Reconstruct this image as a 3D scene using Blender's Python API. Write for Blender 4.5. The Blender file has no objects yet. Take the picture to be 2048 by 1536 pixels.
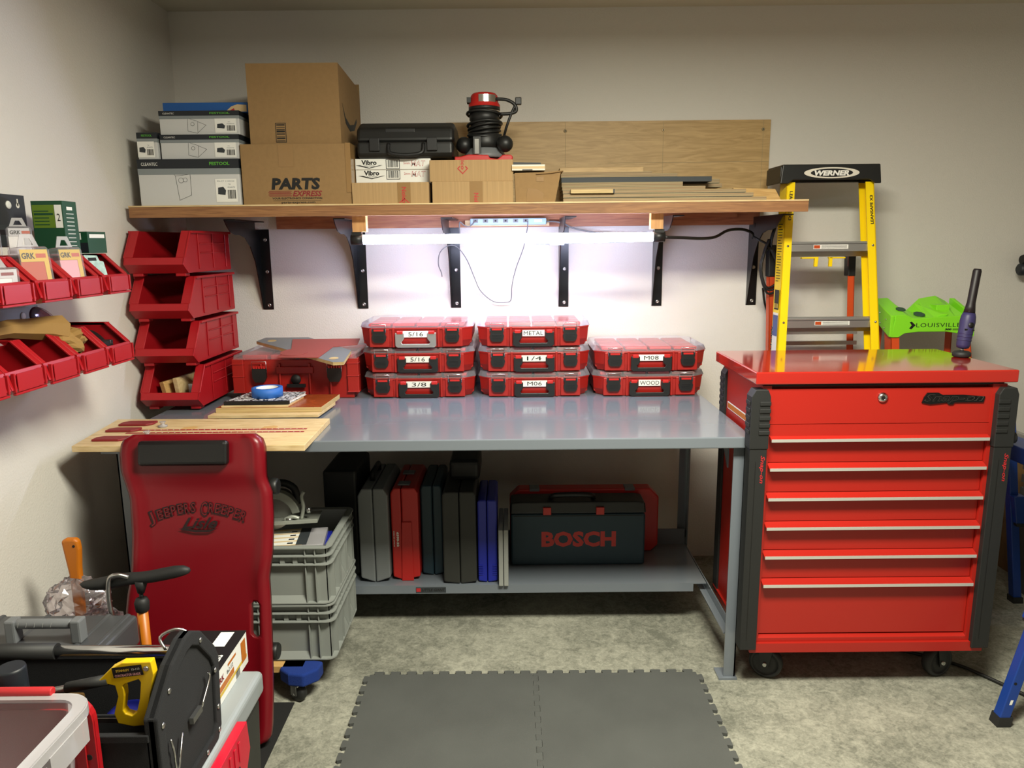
import bpy, bmesh, math, random
from mathutils import Matrix, Vector
random.seed(7)
D = bpy.data
COL = bpy.context.scene.collection
SC = bpy.context.scene

# ---------------------------------------------------------------- camera
def make_camera():
    p, y, r, h = 0.18750056, 0.00135540, -0.00966921, 1.599818
    F = Vector((-math.sin(y)*math.cos(p), math.cos(y)*math.cos(p), -math.sin(p)))
    R = Vector((math.cos(y), math.sin(y), 0)); U = R.cross(F)
    R2 = math.cos(r)*R + math.sin(r)*U; U2 = -math.sin(r)*R + math.cos(r)*U
    cd = D.cameras.new('camera'); cd.sensor_width = 36; cd.lens = 1498.77/2048*36
    cd.clip_start = 0.05; cd.clip_end = 50
    co = D.objects.new('camera', cd); COL.objects.link(co)
    m = Matrix.Identity(4)
    for i in range(3):
        m[i][0] = R2[i]; m[i][1] = U2[i]; m[i][2] = -F[i]
    m[0][3] = 0; m[1][3] = 0; m[2][3] = h
    co.matrix_world = m
    SC.camera = co
make_camera()

# ---------------------------------------------------------------- world, room lamp and added fill, exposure
def srgb(c):
    if isinstance(c, str):
        c = c.lstrip('#'); c = tuple(int(c[i:i+2], 16)/255 for i in (0, 2, 4))
    return tuple((x/12.92 if x <= .04045 else ((x+.055)/1.055)**2.4) for x in c)
W = D.worlds.new('world'); SC.world = W; W.use_nodes = True
W.node_tree.nodes['Background'].inputs[0].default_value = (1, .93, .8, 1)
W.node_tree.nodes['Background'].inputs[1].default_value = 0.012
def area(name, loc, size, power, col, rot=(0, 0, 0), spread=180):
    l = D.lights.new(name, 'AREA'); l.shape = 'RECTANGLE'; l.size, l.size_y = size
    l.energy = power; l.color = col; l.spread = math.radians(spread)
    o = D.objects.new(name, l); COL.objects.link(o); o.location = loc; o.rotation_euler = rot
    return o
WARM = (1.0, .965, .80)
area('ceiling_and_fill_light', (.45, 1.35, 2.52), (.9, .45), 104, WARM)
area('ceiling_and_fill_light', (1.6, -1.2, 2.52), (1.2, .4), 4, WARM)  # added weak fill behind the camera, not a known ceiling lamp
SC.view_settings.view_transform = 'Standard'; SC.view_settings.look = 'None'
SC.view_settings.exposure = 0.40; SC.view_settings.gamma = 1
SC.view_settings.use_curve_mapping = False

# ---------------------------------------------------------------- materials
def mat(name, col, rough=.5, metal=0, bump=0, bscale=300, var=0, vscale=6, coat=0, emis=None, es=0, spec=.5, col2=None, stretch=None, vdet=4):
    m = D.materials.new(name); m.use_nodes = True
    nt = m.node_tree; b = nt.nodes['Principled BSDF']
    c = srgb(col)+(1,)
    b.inputs['Base Color'].default_value = c
    b.inputs['Roughness'].default_value = rough; b.inputs['Metallic'].default_value = metal
    b.inputs['Specular IOR Level'].default_value = spec
    b.inputs['Coat Weight'].default_value = coat; b.inputs['Coat Roughness'].default_value = .08
    if emis:
        b.inputs['Emission Color'].default_value = srgb(emis)+(1,); b.inputs['Emission Strength'].default_value = es
    if var or bump:
        tc = nt.nodes.new('ShaderNodeTexCoord')
        src = tc.outputs['Object']
        if stretch:
            mp = nt.nodes.new('ShaderNodeMapping'); mp.inputs['Scale'].default_value = stretch
            nt.links.new(src, mp.inputs[0]); src = mp.outputs[0]
    if var:
        n = nt.nodes.new('ShaderNodeTexNoise'); n.inputs['Scale'].default_value = vscale; n.inputs['Detail'].default_value = vdet
        nt.links.new(src, n.inputs['Vector'])
        r = nt.nodes.new('ShaderNodeValToRGB')
        r.color_ramp.elements[0].position = .32; r.color_ramp.elements[1].position = .68
        lo = srgb(col2) if col2 else tuple(x*(1-var) for x in c[:3])
        hi = tuple(min(1, x*(1+(var*.5 if not col2 else 0))) for x in c[:3])
        r.color_ramp.elements[0].color = lo+(1,); r.color_ramp.elements[1].color = hi+(1,)
        nt.links.new(n.outputs[0], r.inputs[0]); nt.links.new(r.outputs[0], b.inputs['Base Color'])
    if bump:
        n = nt.nodes.new('ShaderNodeTexNoise'); n.inputs['Scale'].default_value = bscale; n.inputs['Detail'].default_value = 2
        nt.links.new(src, n.inputs['Vector'])
        bp = nt.nodes.new('ShaderNodeBump'); bp.inputs['Strength'].default_value = bump; bp.inputs['Distance'].default_value = .002
        nt.links.new(n.outputs[0], bp.inputs['Height']); nt.links.new(bp.outputs[0], b.inputs['Normal'])
    return m
def wood(name, a, b_, scale=(1.2, 18, 18), rough=.55, dist=2.0):
    m = D.materials.new(name); m.use_nodes = True
    nt = m.node_tree; bs = nt.nodes['Principled BSDF']; bs.inputs['Roughness'].default_value = rough
    tc = nt.nodes.new('ShaderNodeTexCoord'); mp = nt.nodes.new('ShaderNodeMapping'); mp.inputs['Scale'].default_value = scale
    n = nt.nodes.new('ShaderNodeTexNoise'); n.inputs['Scale'].default_value = 3; n.inputs['Detail'].default_value = 6; n.inputs['Distortion'].default_value = dist
    r = nt.nodes.new('ShaderNodeValToRGB'); r.color_ramp.elements[0].position = .35; r.color_ramp.elements[1].position = .65
    r.color_ramp.elements[0].color = srgb(a)+(1,); r.color_ramp.elements[1].color = srgb(b_)+(1,)
    nt.links.new(tc.outputs['Object'], mp.inputs[0]); nt.links.new(mp.outputs[0], n.inputs['Vector'])
    nt.links.new(n.outputs[0], r.inputs[0]); nt.links.new(r.outputs[0], bs.inputs['Base Color'])
    return m
def clear(name, tint, alpha, rough=.1, gl=.12, frost=0.0):
    """thin clear plastic: straight-through light with a share of surface reflection and a little haze"""
    m = D.materials.new(name); m.use_nodes = True; nt = m.node_tree
    for n in list(nt.nodes):
        if n.type != 'OUTPUT_MATERIAL': nt.nodes.remove(n)
    out = [n for n in nt.nodes if n.type == 'OUTPUT_MATERIAL'][0]
    tr = nt.nodes.new('ShaderNodeBsdfTransparent'); tr.inputs[0].default_value = srgb(tint)+(1,)
    gg = nt.nodes.new('ShaderNodeBsdfGlossy'); gg.inputs['Roughness'].default_value = rough
    gg.inputs[0].default_value = (.9, .9, .95, 1)
    df = nt.nodes.new('ShaderNodeBsdfDiffuse'); df.inputs[0].default_value = srgb(tint)+(1,)
    m1 = nt.nodes.new('ShaderNodeMixShader'); m1.inputs[0].default_value = frost
    nt.links.new(tr.outputs[0], m1.inputs[1]); nt.links.new(df.outputs[0], m1.inputs[2])
    lw = nt.nodes.new('ShaderNodeLayerWeight'); lw.inputs[0].default_value = gl
    m2 = nt.nodes.new('ShaderNodeMixShader')
    nt.links.new(lw.outputs['Fresnel'], m2.inputs[0])
    nt.links.new(m1.outputs[0], m2.inputs[1]); nt.links.new(gg.outputs[0], m2.inputs[2])
    nt.links.new(m2.outputs[0], out.inputs[0])
    return m

m_wall = mat('wall_paint', '#d5d1ca', .75, bump=.55, bscale=160)
m_ceil = mat('ceiling_paint', '#cfc9b8', .9)
def concrete():
    m = D.materials.new('concrete'); m.use_nodes = True; nt = m.node_tree; bs = nt.nodes['Principled BSDF']; bs.inputs['Roughness'].default_value = .75
    tc = nt.nodes.new('ShaderNodeTexCoord'); fac = None
    for sc, wt, det, dist in ((2.6, .34, 6, .6), (17, .33, 8, 1.4), (95, .33, 6, 1.0)):
        n = nt.nodes.new('ShaderNodeTexNoise'); n.inputs['Scale'].default_value = sc; n.inputs['Detail'].default_value = det; n.inputs['Distortion'].default_value = dist
        nt.links.new(tc.outputs['Object'], n.inputs['Vector'])
        k = nt.nodes.new('ShaderNodeMath'); k.operation = 'MULTIPLY_ADD'; k.inputs[1].default_value = wt; k.inputs[2].default_value = 0
        nt.links.new(n.outputs[0], k.inputs[0])
        if fac: nt.links.new(fac, k.inputs[2])
        fac = k.outputs[0]
    r = nt.nodes.new('ShaderNodeValToRGB'); e = r.color_ramp.elements
    e[0].position = .39; e[0].color = srgb('#68695e')+(1,); e[1].position = .61; e[1].color = srgb('#a2a193')+(1,)
    nt.links.new(fac, r.inputs[0]); nt.links.new(r.outputs[0], bs.inputs['Base Color'])
    bp = nt.nodes.new('ShaderNodeBump'); bp.inputs['Strength'].default_value = .3; bp.inputs['Distance'].default_value = .004
    nt.links.new(fac, bp.inputs['Height']); nt.links.new(bp.outputs[0], bs.inputs['Normal'])
    return m
m_floor = concrete()
m_toteb = clear('tote_body', '#dcd6d8', .3, .3, .2, .16)
m_snap = mat('cart_red', '#a72219', .12, coat=1.0)
m_snapsat = mat('cart_red_front', '#a42118', .34)
m_rub = mat('black_rubber', '#1d1e1e', .6)
m_blk = mat('black_plastic', '#161717', .45)
m_blks = mat('black_satin', '#141516', .3, metal=.2)
m_chrome = mat('chrome', '#d8d8d8', .18, metal=1)
m_steel = mat('brushed_steel', '#b9b9b6', .35, metal=1)
m_alu = mat('aluminium', '#c4c4c4', .38, metal=.9)
m_bench = mat('bench_grey', '#6d747c', .2, coat=.35)
m_org = mat('organizer_red', '#9c1d16', .42)
m_cup = mat('cup_red', '#b8201c', .45)
m_bin = mat('bin_red', '#9e131b', .4, spec=.4)
m_clear = clear('clear_lid', '#f8f6fa', .2, .15, .11, .12)
m_frost = clear('frosted_plastic', '#e6e4e6', .3, .3, .2, .36)
m_film = clear('clear_film', '#f4eef0', .2, .08, .35, .12)
m_white = mat('white_label', '#e4e4df', .6)
m_black = mat('black_ink', '#0b0b0b', .6)
m_card = mat('cardboard', '#8e7048', .85, var=.06, vscale=60)
m_card2 = mat('cardboard_light', '#a88a60', .85, var=.12, vscale=6, stretch=(30, .5, .5))
m_tape = mat('packing_tape', '#8f7048', .25)
m_pull = mat('pull_strip', '#dcdcd6', .3, metal=.55)
m_cream = mat('tan_edge', '#cdb48a', .8)
m_lgrey = mat('print_grey', '#c3c4c4', .6)
m_mgrey = mat('print_mid_grey', '#7e8588', .6)
m_navy = mat('print_navy', '#151b22', .5)
m_green = mat('print_green', '#4f9d2f', .6)
m_red = mat('print_red', '#b02025', .6)
m_dred = mat('print_dark_red', '#7d1c20', .6)
m_blue = mat('blue_print', '#1456a0', .4)
m_shelfp = wood('shelf_front', '#7a5232', '#956a42', (1.5, 25, 25))
m_cedar = wood('cedar', '#8a5238', '#a66e4a', (1.2, 22, 22))
m_cedar_l = wood('light_cedar', '#b08050', '#c29560', (14, 14, 1))
m_ply = wood('plywood_face', '#a98a58', '#bf9f6c', (1.6, 8, 14), .5)
m_plyd = wood('plywood_edge', '#7d6f52', '#a89875', (1.2, 10, 260), .75, .6)
m_plyl = wood('pale_plywood', '#c4a878', '#d8c092', (2, 9, 9), .45)
m_pine = wood('pine', '#bb9358', '#cfa96c', (1.4, 16, 16))
m_birch = wood('plywood_edge_pale', '#a98f5e', '#cdb684', (1.5, 10, 190), .6, 1)
m_orange_lam = wood('orange_veneer', '#8a3f1c', '#9c4a22', (3, 10, 10), .25)
m_charcoal = mat('charcoal_board', '#2f3438', .6)
m_mat = mat('foam_grey', '#4e504e', .85, bump=.3, bscale=500, var=.12, vscale=4)
m_matd = mat('rubber_black', '#131313', .9, bump=.3, bscale=300)
m_creep = mat('creeper_red', '#6e0915', .34, spec=.4)
m_creepd = mat('creeper_ink', '#1a0508', .5)
m_vinyl = mat('black_vinyl', '#101112', .4, bump=.2, bscale=400)
m_eurog = mat('crate_grey', '#868a86', .5)
m_yel = mat('ladder_yellow', '#f3d208', .35)
m_yels = mat('saw_yellow', '#d9b313', .35)
m_org_l = mat('ladder_orange', '#cc4a1c', .4)
m_lime = mat('lime_plastic', '#86dc26', .4)
m_purple = mat('lamp_purple', '#2f2a55', .5)
m_lens = mat('lamp_lens', '#150d11', .5)
m_bosch = mat('case_teal', '#1b3440', .5)
m_boscht = mat('case_letter_red', '#c0362f', .5)
m_cgrey = mat('case_grey', '#74787a', .5)
m_cblack = mat('case_black', '#2c2d2a', .55, var=.15, vscale=7)
m_cblue = mat('case_blue', '#1a2596', .4)
m_cred = mat('case_red', '#b8201c', .42)
m_calu = mat('case_silver', '#90938f', .45)
m_dk = mat('dark_plastic', '#101113', .5)
m_dgrey = mat('toolbox_grey', '#45474a', .42, var=.12, vscale=8)
m_hgrey = mat('handle_grey', '#6d7073', .5)
m_lidg = mat('lid_grey', '#8e9496', .45)
m_crimson = mat('latch_crimson', '#c01830', .3)
m_fabric = mat('black_canvas', '#16171a', .95, bump=.5, bscale=700)
m_orange = mat('orange_handle', '#b8680f', .4)
m_bluec = mat('blue_carpet', '#0d2f7c', .95, bump=.6, bscale=500)
m_bluem = mat('blue_steel', '#173a86', .35)
m_cast = mat('cast_grey', '#9fa39a', .45, metal=.4)
m_strip = mat('strip_blue', '#8fb0c4', .4)
m_paper = mat('paper_white', '#d8d3c6', .7)
m_kraft = mat('kraft_paper', '#8d6c37', .8)
m_dgreen = mat('box_green', '#16452c', .45)
m_olive = mat('box_olive', '#5d7a1e', .5)
m_amber = mat('screws_orange', '#b8491c', .4)
m_gold = mat('label_yellow', '#cfae3a', .5)
m_pink = mat('pale_pink', '#d9a0a4', .4)
m_tapeb = mat('painters_blue', '#2765b8', .6)
m_redstrip = mat('track_red', '#93202a', .4)
m_marble = mat('composition_cover', '#d0d0d0', .6, var=1, vscale=110, col2='#0a0a0a', vdet=2)
for _n in m_marble.node_tree.nodes:
    if _n.type == 'VALTORGB': _n.color_ramp.elements[0].position = .48; _n.color_ramp.elements[1].position = .52
m_led = mat('led_glow', '#ffffff', .4, emis='#d3dbff', es=52)
m_rail = mat('rail_grey', '#7f8890', .35, metal=.3)
m_raild = mat('rail_dark', '#3a3e42', .4, metal=.3)
m_panelb = wood('brown_hardboard', '#6b5130', '#7c6038', (3, 3, 3))

# ---------------------------------------------------------------- builders
class M:
    """collects shapes in world (or, with no origin, local) coordinates; build() makes ONE mesh object"""
    def __init__(s, off=(0, 0, 0)):
        s.off = Vector(off); s.v = []; s.f = []; s.mi = []; s.mats = []; s.sm = []; s.xf = None
    def slot(s, m):
        if m not in s.mats: s.mats.append(m)
        return s.mats.index(m)
    def add(s, vs, fs, m, smooth=False):
        k = s.slot(m); n = len(s.v)
        for v in vs:
            v = Vector(v)
            if s.xf: v = s.xf @ v
            s.v.append(v-s.off)
        for f in fs:
            s.f.append(tuple(n+i for i in f)); s.mi.append(k); s.sm.append(smooth)
        return s
    def box(s, x0, x1, y0, y1, z0, z1, m, taper=0, ty=None):
        t = taper; u = taper if ty is None else ty
        vs = [(x0+t, y0+u, z0), (x1-t, y0+u, z0), (x1-t, y1-u, z0), (x0+t, y1-u, z0), (x0, y0, z1), (x1, y0, z1), (x1, y1, z1), (x0, y1, z1)]
        return s.add(vs, [(3, 2, 1, 0), (4, 5, 6, 7), (0, 1, 5, 4), (1, 2, 6, 5), (2, 3, 7, 6), (3, 0, 4, 7)], m)
    def prism(s, poly, ax, a, b, m, smooth=False, poly2=None):
        """poly of 2d points; ax 'y' -> (x,z) run along y, 'x' -> (y,z) along x, 'z' -> (x,y) along z"""
        def P(p, t):
            return {'y': (p[0], t, p[1]), 'x': (t, p[0], p[1]), 'z': (p[0], p[1], t)}[ax]
        q = poly2 or poly; n = len(poly)
        vs = [P(p, a) for p in poly]+[P(p, b) for p in q]
        s.add(vs, [tuple(range(n))[::-1], tuple(range(n, 2*n))], m)
        return s.add(vs, [(i, (i+1) % n, n+(i+1) % n, n+i) for i in range(n)], m, smooth)
    def ring(s, outer, inner, ax, a, b, m):
        """outline with a hole: same count of points inside and outside"""
        def P(p, t):
            return {'y': (p[0], t, p[1]), 'x': (t, p[0], p[1]), 'z': (p[0], p[1], t)}[ax]
        n = len(outer)
        vs = [P(p, a) for p in outer]+[P(p, a) for p in inner]+[P(p, b) for p in outer]+[P(p, b) for p in inner]
        fs = []
        for i in range(n):
            j = (i+1) % n
            fs += [(i, j, n+j, n+i), (2*n+i, 3*n+i, 3*n+j, 2*n+j), (i, 2*n+i, 2*n+j, j), (n+i, n+j, 3*n+j, 3*n+i)]
        return s.add(vs, fs, m)
    def lathe(s, prof, c, m, ax='z', n=24, smooth=True):
        vs = []; fs = []
        for (r, h) in prof:
            for i in range(n):
                a = 2*math.pi*i/n; p = (r*math.cos(a), r*math.sin(a))
                q = {'z': (p[0], p[1], h), 'y': (p[0], h, p[1]), 'x': (h, p[0], p[1])}[ax]
                vs.append((c[0]+q[0], c[1]+q[1], c[2]+q[2]))
        k = len(prof)
        for j in range(k-1):
            for i in range(n):
                fs.append((j*n+i, j*n+(i+1) % n, (j+1)*n+(i+1) % n, (j+1)*n+i))
        s.add(vs, fs, m, smooth)
        return s.add(vs, [tuple(range(n))[::-1], tuple((k-1)*n+i for i in range(n))], m)
    def tube(s, pts, r, m, n=8, closed=False, sub=4):
        pts = [Vector(p) for p in pts]
        if sub > 1 and len(pts) > 2:
            out = []; L = len(pts)
            rng = range(L if closed else L-1)
            for i in rng:
                p0 = pts[(i-1) % L] if (closed or i > 0) else pts[0]
                p1 = pts[i]; p2 = pts[(i+1) % L]; p3 = pts[(i+2) % L] if (closed or i+2 < L) else pts[-1]
                for k in range(sub):
                    t = k/sub
                    out.append(.5*((2*p1)+(p2-p0)*t+(2*p0-5*p1+4*p2-p3)*t*t+(3*p1-p0-3*p2+p3)*t**3))
            if not closed: out.append(pts[-1])
            pts = out
        L = len(pts); rr = r if isinstance(r, (list, tuple)) else None
        vs = []; up = Vector((0, 0, 1)); prev = None
        for i, p in enumerate(pts):
            a = pts[(i+1) % L] if (closed or i < L-1) else p
            b = pts[i-1] if (closed or i > 0) else p
            t = (a-b).normalized() if (a-b).length > 1e-9 else Vector((0, 0, 1))
            if prev is None:
                u = t.cross(up)
                if u.length < 1e-3: u = t.cross(Vector((0, 1, 0)))
            else:
                u = prev - t*prev.dot(t)
                if u.length < 1e-6: u = t.cross(up)
            u.normalize(); prev = u; w = t.cross(u)
            R = r if not rr else (rr[i] if len(rr) == L else rr[0]+(rr[-1]-rr[0])*i/max(1, L-1))
            for k in range(n):
                an = 2*math.pi*k/n
                vs.append(p+R*(math.cos(an)*u+math.sin(an)*w))
        fs = []
        for i in range(L if closed else L-1):
            j = (i+1) % L
            for k in range(n):
                fs.append((i*n+k, i*n+(k+1) % n, j*n+(k+1) % n, j*n+k))
        s.add(vs, fs, m, True)
        if not closed: s.add(vs, [tuple(range(n))[::-1], tuple((L-1)*n+k for k in range(n))], m)
        return s
    def sphere(s, c, r, m, sc=(1, 1, 1), n=16, k=10, fn=None):
        vs = []; fs = []
        for j in range(k+1):
            th = math.pi*j/k
            for i in range(n):
                a = 2*math.pi*i/n
                d = Vector((math.sin(th)*math.cos(a)*sc[0], math.sin(th)*math.sin(a)*sc[1], math.cos(th)*sc[2]))
                q = r*(fn(i, j) if fn and 0 < j < k else 1)
                vs.append(Vector(c)+d*q)
        for j in range(k):
            for i in range(n):
                fs.append((j*n+i, j*n+(i+1) % n, (j+1)*n+(i+1) % n, (j+1)*n+i))
        return s.add(vs, fs, m, True)
    def text(s, t, o, w, h, m, right=(1, 0, 0), up=(0, 0, 1), bold=0, shear=0, ex=.0004, sp=1):
        """lettering fitted to a w x h field whose low corner is o"""
        cu = D.curves.new('t', 'FONT'); cu.body = t; cu.size = 1; cu.offset = bold; cu.shear = shear
        cu.extrude = 0; cu.resolution_u = 2; cu.space_character = sp
        ob = D.objects.new('t', cu); COL.objects.link(ob)
        bpy.context.view_layer.update()
        me = bpy.data.meshes.new_from_object(ob.evaluated_get(bpy.context.evaluated_depsgraph_get()))
        if len(me.vertices):
            xs = [v.co.x for v in me.vertices]; ys = [v.co.y for v in me.vertices]
            x0, x1, y0, y1 = min(xs), max(xs), min(ys), max(ys)
            R = Vector(right).normalized(); U = Vector(up).normalized(); N = R.cross(U); o = Vector(o)
            vs = [o+R*((v.co.x-x0)/(x1-x0)*w)+U*((v.co.y-y0)/max(1e-6, y1-y0)*h)+N*ex for v in me.vertices]
            s.add(vs, [tuple(p.vertices) for p in me.polygons], m)
        D.meshes.remove(me); D.objects.remove(ob); D.curves.remove(cu)
        return s
    def quad(s, o, w, h, m, right=(1, 0, 0), up=(0, 0, 1), ex=.0002):
        R = Vector(right).normalized(); U = Vector(up).normalized(); N = R.cross(U); o = Vector(o)+N*ex
        return s.add([o, o+R*w, o+R*w+U*h, o+U*h], [(0, 1, 2, 3)], m)
    def barcode(s, o, w, h, m, right=(1, 0, 0), up=(0, 0, 1), n=16, ex=.0004):
        rnd = random.Random(3); x = 0; R = Vector(right).normalized(); o = Vector(o)
        while x < w:
            b = rnd.choice((.3, .5, .8))*w/n
            s.quad(o+R*x, min(b, w-x), h, m, right, up, ex); x += b+rnd.choice((.3, .5, .7))*w/n
        return s
    def build(s, name, parent=None, bev=0, seg=2, label=None, kind=None, shade=True):
        me = D.meshes.new(name)
        me.from_pydata([tuple(v) for v in s.v], [], s.f)
        for m in s.mats: me.materials.append(m)
        me.polygons.foreach_set('material_index', s.mi); me.polygons.foreach_set('use_smooth', s.sm)
        bm = bmesh.new(); bm.from_mesh(me); bmesh.ops.remove_doubles(bm, verts=bm.verts, dist=1e-6)
        bmesh.ops.recalc_face_normals(bm, faces=bm.faces); bm.to_mesh(me); bm.free()
        o = D.objects.new(name, me); COL.objects.link(o)
        if parent: o.parent = parent
        else: o.location = s.off
        if bev:
            b = o.modifiers.new('edge', 'BEVEL'); b.width = bev; b.segments = seg; b.limit_method = 'ANGLE'; b.angle_limit = math.radians(35)
            b.harden_normals = False
        if label: o['label'] = label
        if kind: o['kind'] = kind
        return o
def thing(name, label, cat, loc=(0, 0, 0), rz=0, group=None):
    o = D.objects.new(name, None); COL.objects.link(o); o.location = loc; o.rotation_euler = (0, 0, rz)
    o.empty_display_size = .05
    o['label'] = label; o['category'] = cat
    if group: o['group'] = group
    return o
def tag(o, label, cat, group=None, kind=None):
    o['label'] = label; o['category'] = cat
    if group: o['group'] = group
    if kind: o['kind'] = kind
    return o
def dup(root, label=None, loc=None, rz=None, group=None):
    def cp(o, par):
        c = o.copy(); COL.objects.link(c); c.parent = par
        for k in list(o.children): cp(k, c)
        return c
    r = cp(root, None)
    if label: r['label'] = label
    if loc is not None: r.location = loc
    if rz is not None: r.rotation_euler = (0, 0, rz)
    if group: r['group'] = group
    return r
def rrect(x0, x1, y0, y1, r, n=4):
    out = []
    for cx, cy, a0 in ((x1-r, y1-r, 0), (x0+r, y1-r, 90), (x0+r, y0+r, 180), (x1-r, y0+r, 270)):
        for k in range(n+1):
            a = math.radians(a0+90*k/n); out.append((cx+r*math.cos(a), cy+r*math.sin(a)))
    return out
WY = 3.63; WX = -1.54; CZ = 2.633

# ---------------------------------------------------------------- the setting
def struct(name, x0, x1, y0, y1, z0, z1, m):
    b = M(); b.box(x0, x1, y0, y1, z0, z1, m); return b.build(name, kind='structure')
struct('floor', WX-.1, 4.6, -3.1, WY+.1, -.1, 0, m_floor)
struct('ceiling', WX-.1, 4.6, -3.1, WY+.1, CZ, CZ+.1, m_ceil)
struct('wall_back', WX-.1, 4.6, WY, WY+.1, 0, CZ, m_wall)
struct('wall_left', WX-.1, WX, -3.1, WY, 0, CZ, m_wall)
struct('wall_right', 4.5, 4.6, -3.1, WY, 0, CZ, m_wall)
struct('wall_front', WX, 4.5, -3.1, -3.0, 0, CZ, m_wall)

# ---------------------------------------------------------------- workbench
def bench():
    o = (-.30, 2.5, 0)
    t = thing('workbench', 'long grey steel workbench with a thick folded edge and lower half shelf', 'workbench', o)
    b = M(o); b.box(-1.428, .826, 2.498, 3.60, .892, .932, m_bench); b.build('tabletop', t, .004)
    for x0, sx in ((-1.39, 1), (.770, 1)):
        for y0, y1 in ((2.53, 2.572), (3.32, 3.36)):
            b = M(o); x1 = x0+.042
            if y0 < 3:
                b.box(x0, x1, y0, y0+.005, .008, .89, m_bench); b.box((x1-.005 if x0 > 0 else x0), (x1 if x0 > 0 else x0+.005), y0, y1, .008, .89, m_bench)
                b.box(x0-.02, x1+.006, y0-.012, y0+.06, 0, .008, m_bench)
            else:
                b.box(x0, x1, y1-.005, y1, .008, .89, m_bench); b.box((x1-.005 if x0 > 0 else x0), (x1 if x0 > 0 else x0+.005), y0, y1, .008, .89, m_bench)
                b.box(x0-.02, x1+.006, y0, y0+.06, 0, .008, m_bench)
            b.build('leg', t)
    for x in (-1.386, .776):
        b = M(o); b.box(x, x+.03, 2.575, 3.33, .155, .16, m_bench); b.box(x+(.026 if x > 0 else 0), x+(.030 if x > 0 else .004), 2.575, 3.33, .16, .195, m_bench); b.build('side_rail', t)
    b = M(o); b.prism([(2.575, .89), (2.66, .89), (2.575, .80)], 'x', .762, .767, m_bench); b.box(.70, .812, 2.56, 2.68, .882, .891, m_bench); b.build('gusset', t)
    b = M(o)
    b.box(-1.38, .795, 2.905, 3.318, .196, .2, m_bench); b.box(-1.36, .742, 2.905, 2.909, .163, .196, m_bench)
    b.box(-1.38, .795, 3.314, 3.318, .2, .275, m_bench)
    sh = b.build('lower_shelf', t)
    b = M(o); b.quad((-.412, 2.904, .168), .125, .024, m_charcoal, ex=.0003)
    b.text('LITTLE GIANT', (-.388, 2.904, .174), .098, .012, m_black, bold=.03, shear=.3, ex=.0006)
    b.quad((-.41, 2.904, .172), .018, .016, m_red, ex=.0006)
    b.build('maker_sticker', sh, label='small maker sticker on the shelf edge')
    return t
bench()

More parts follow.
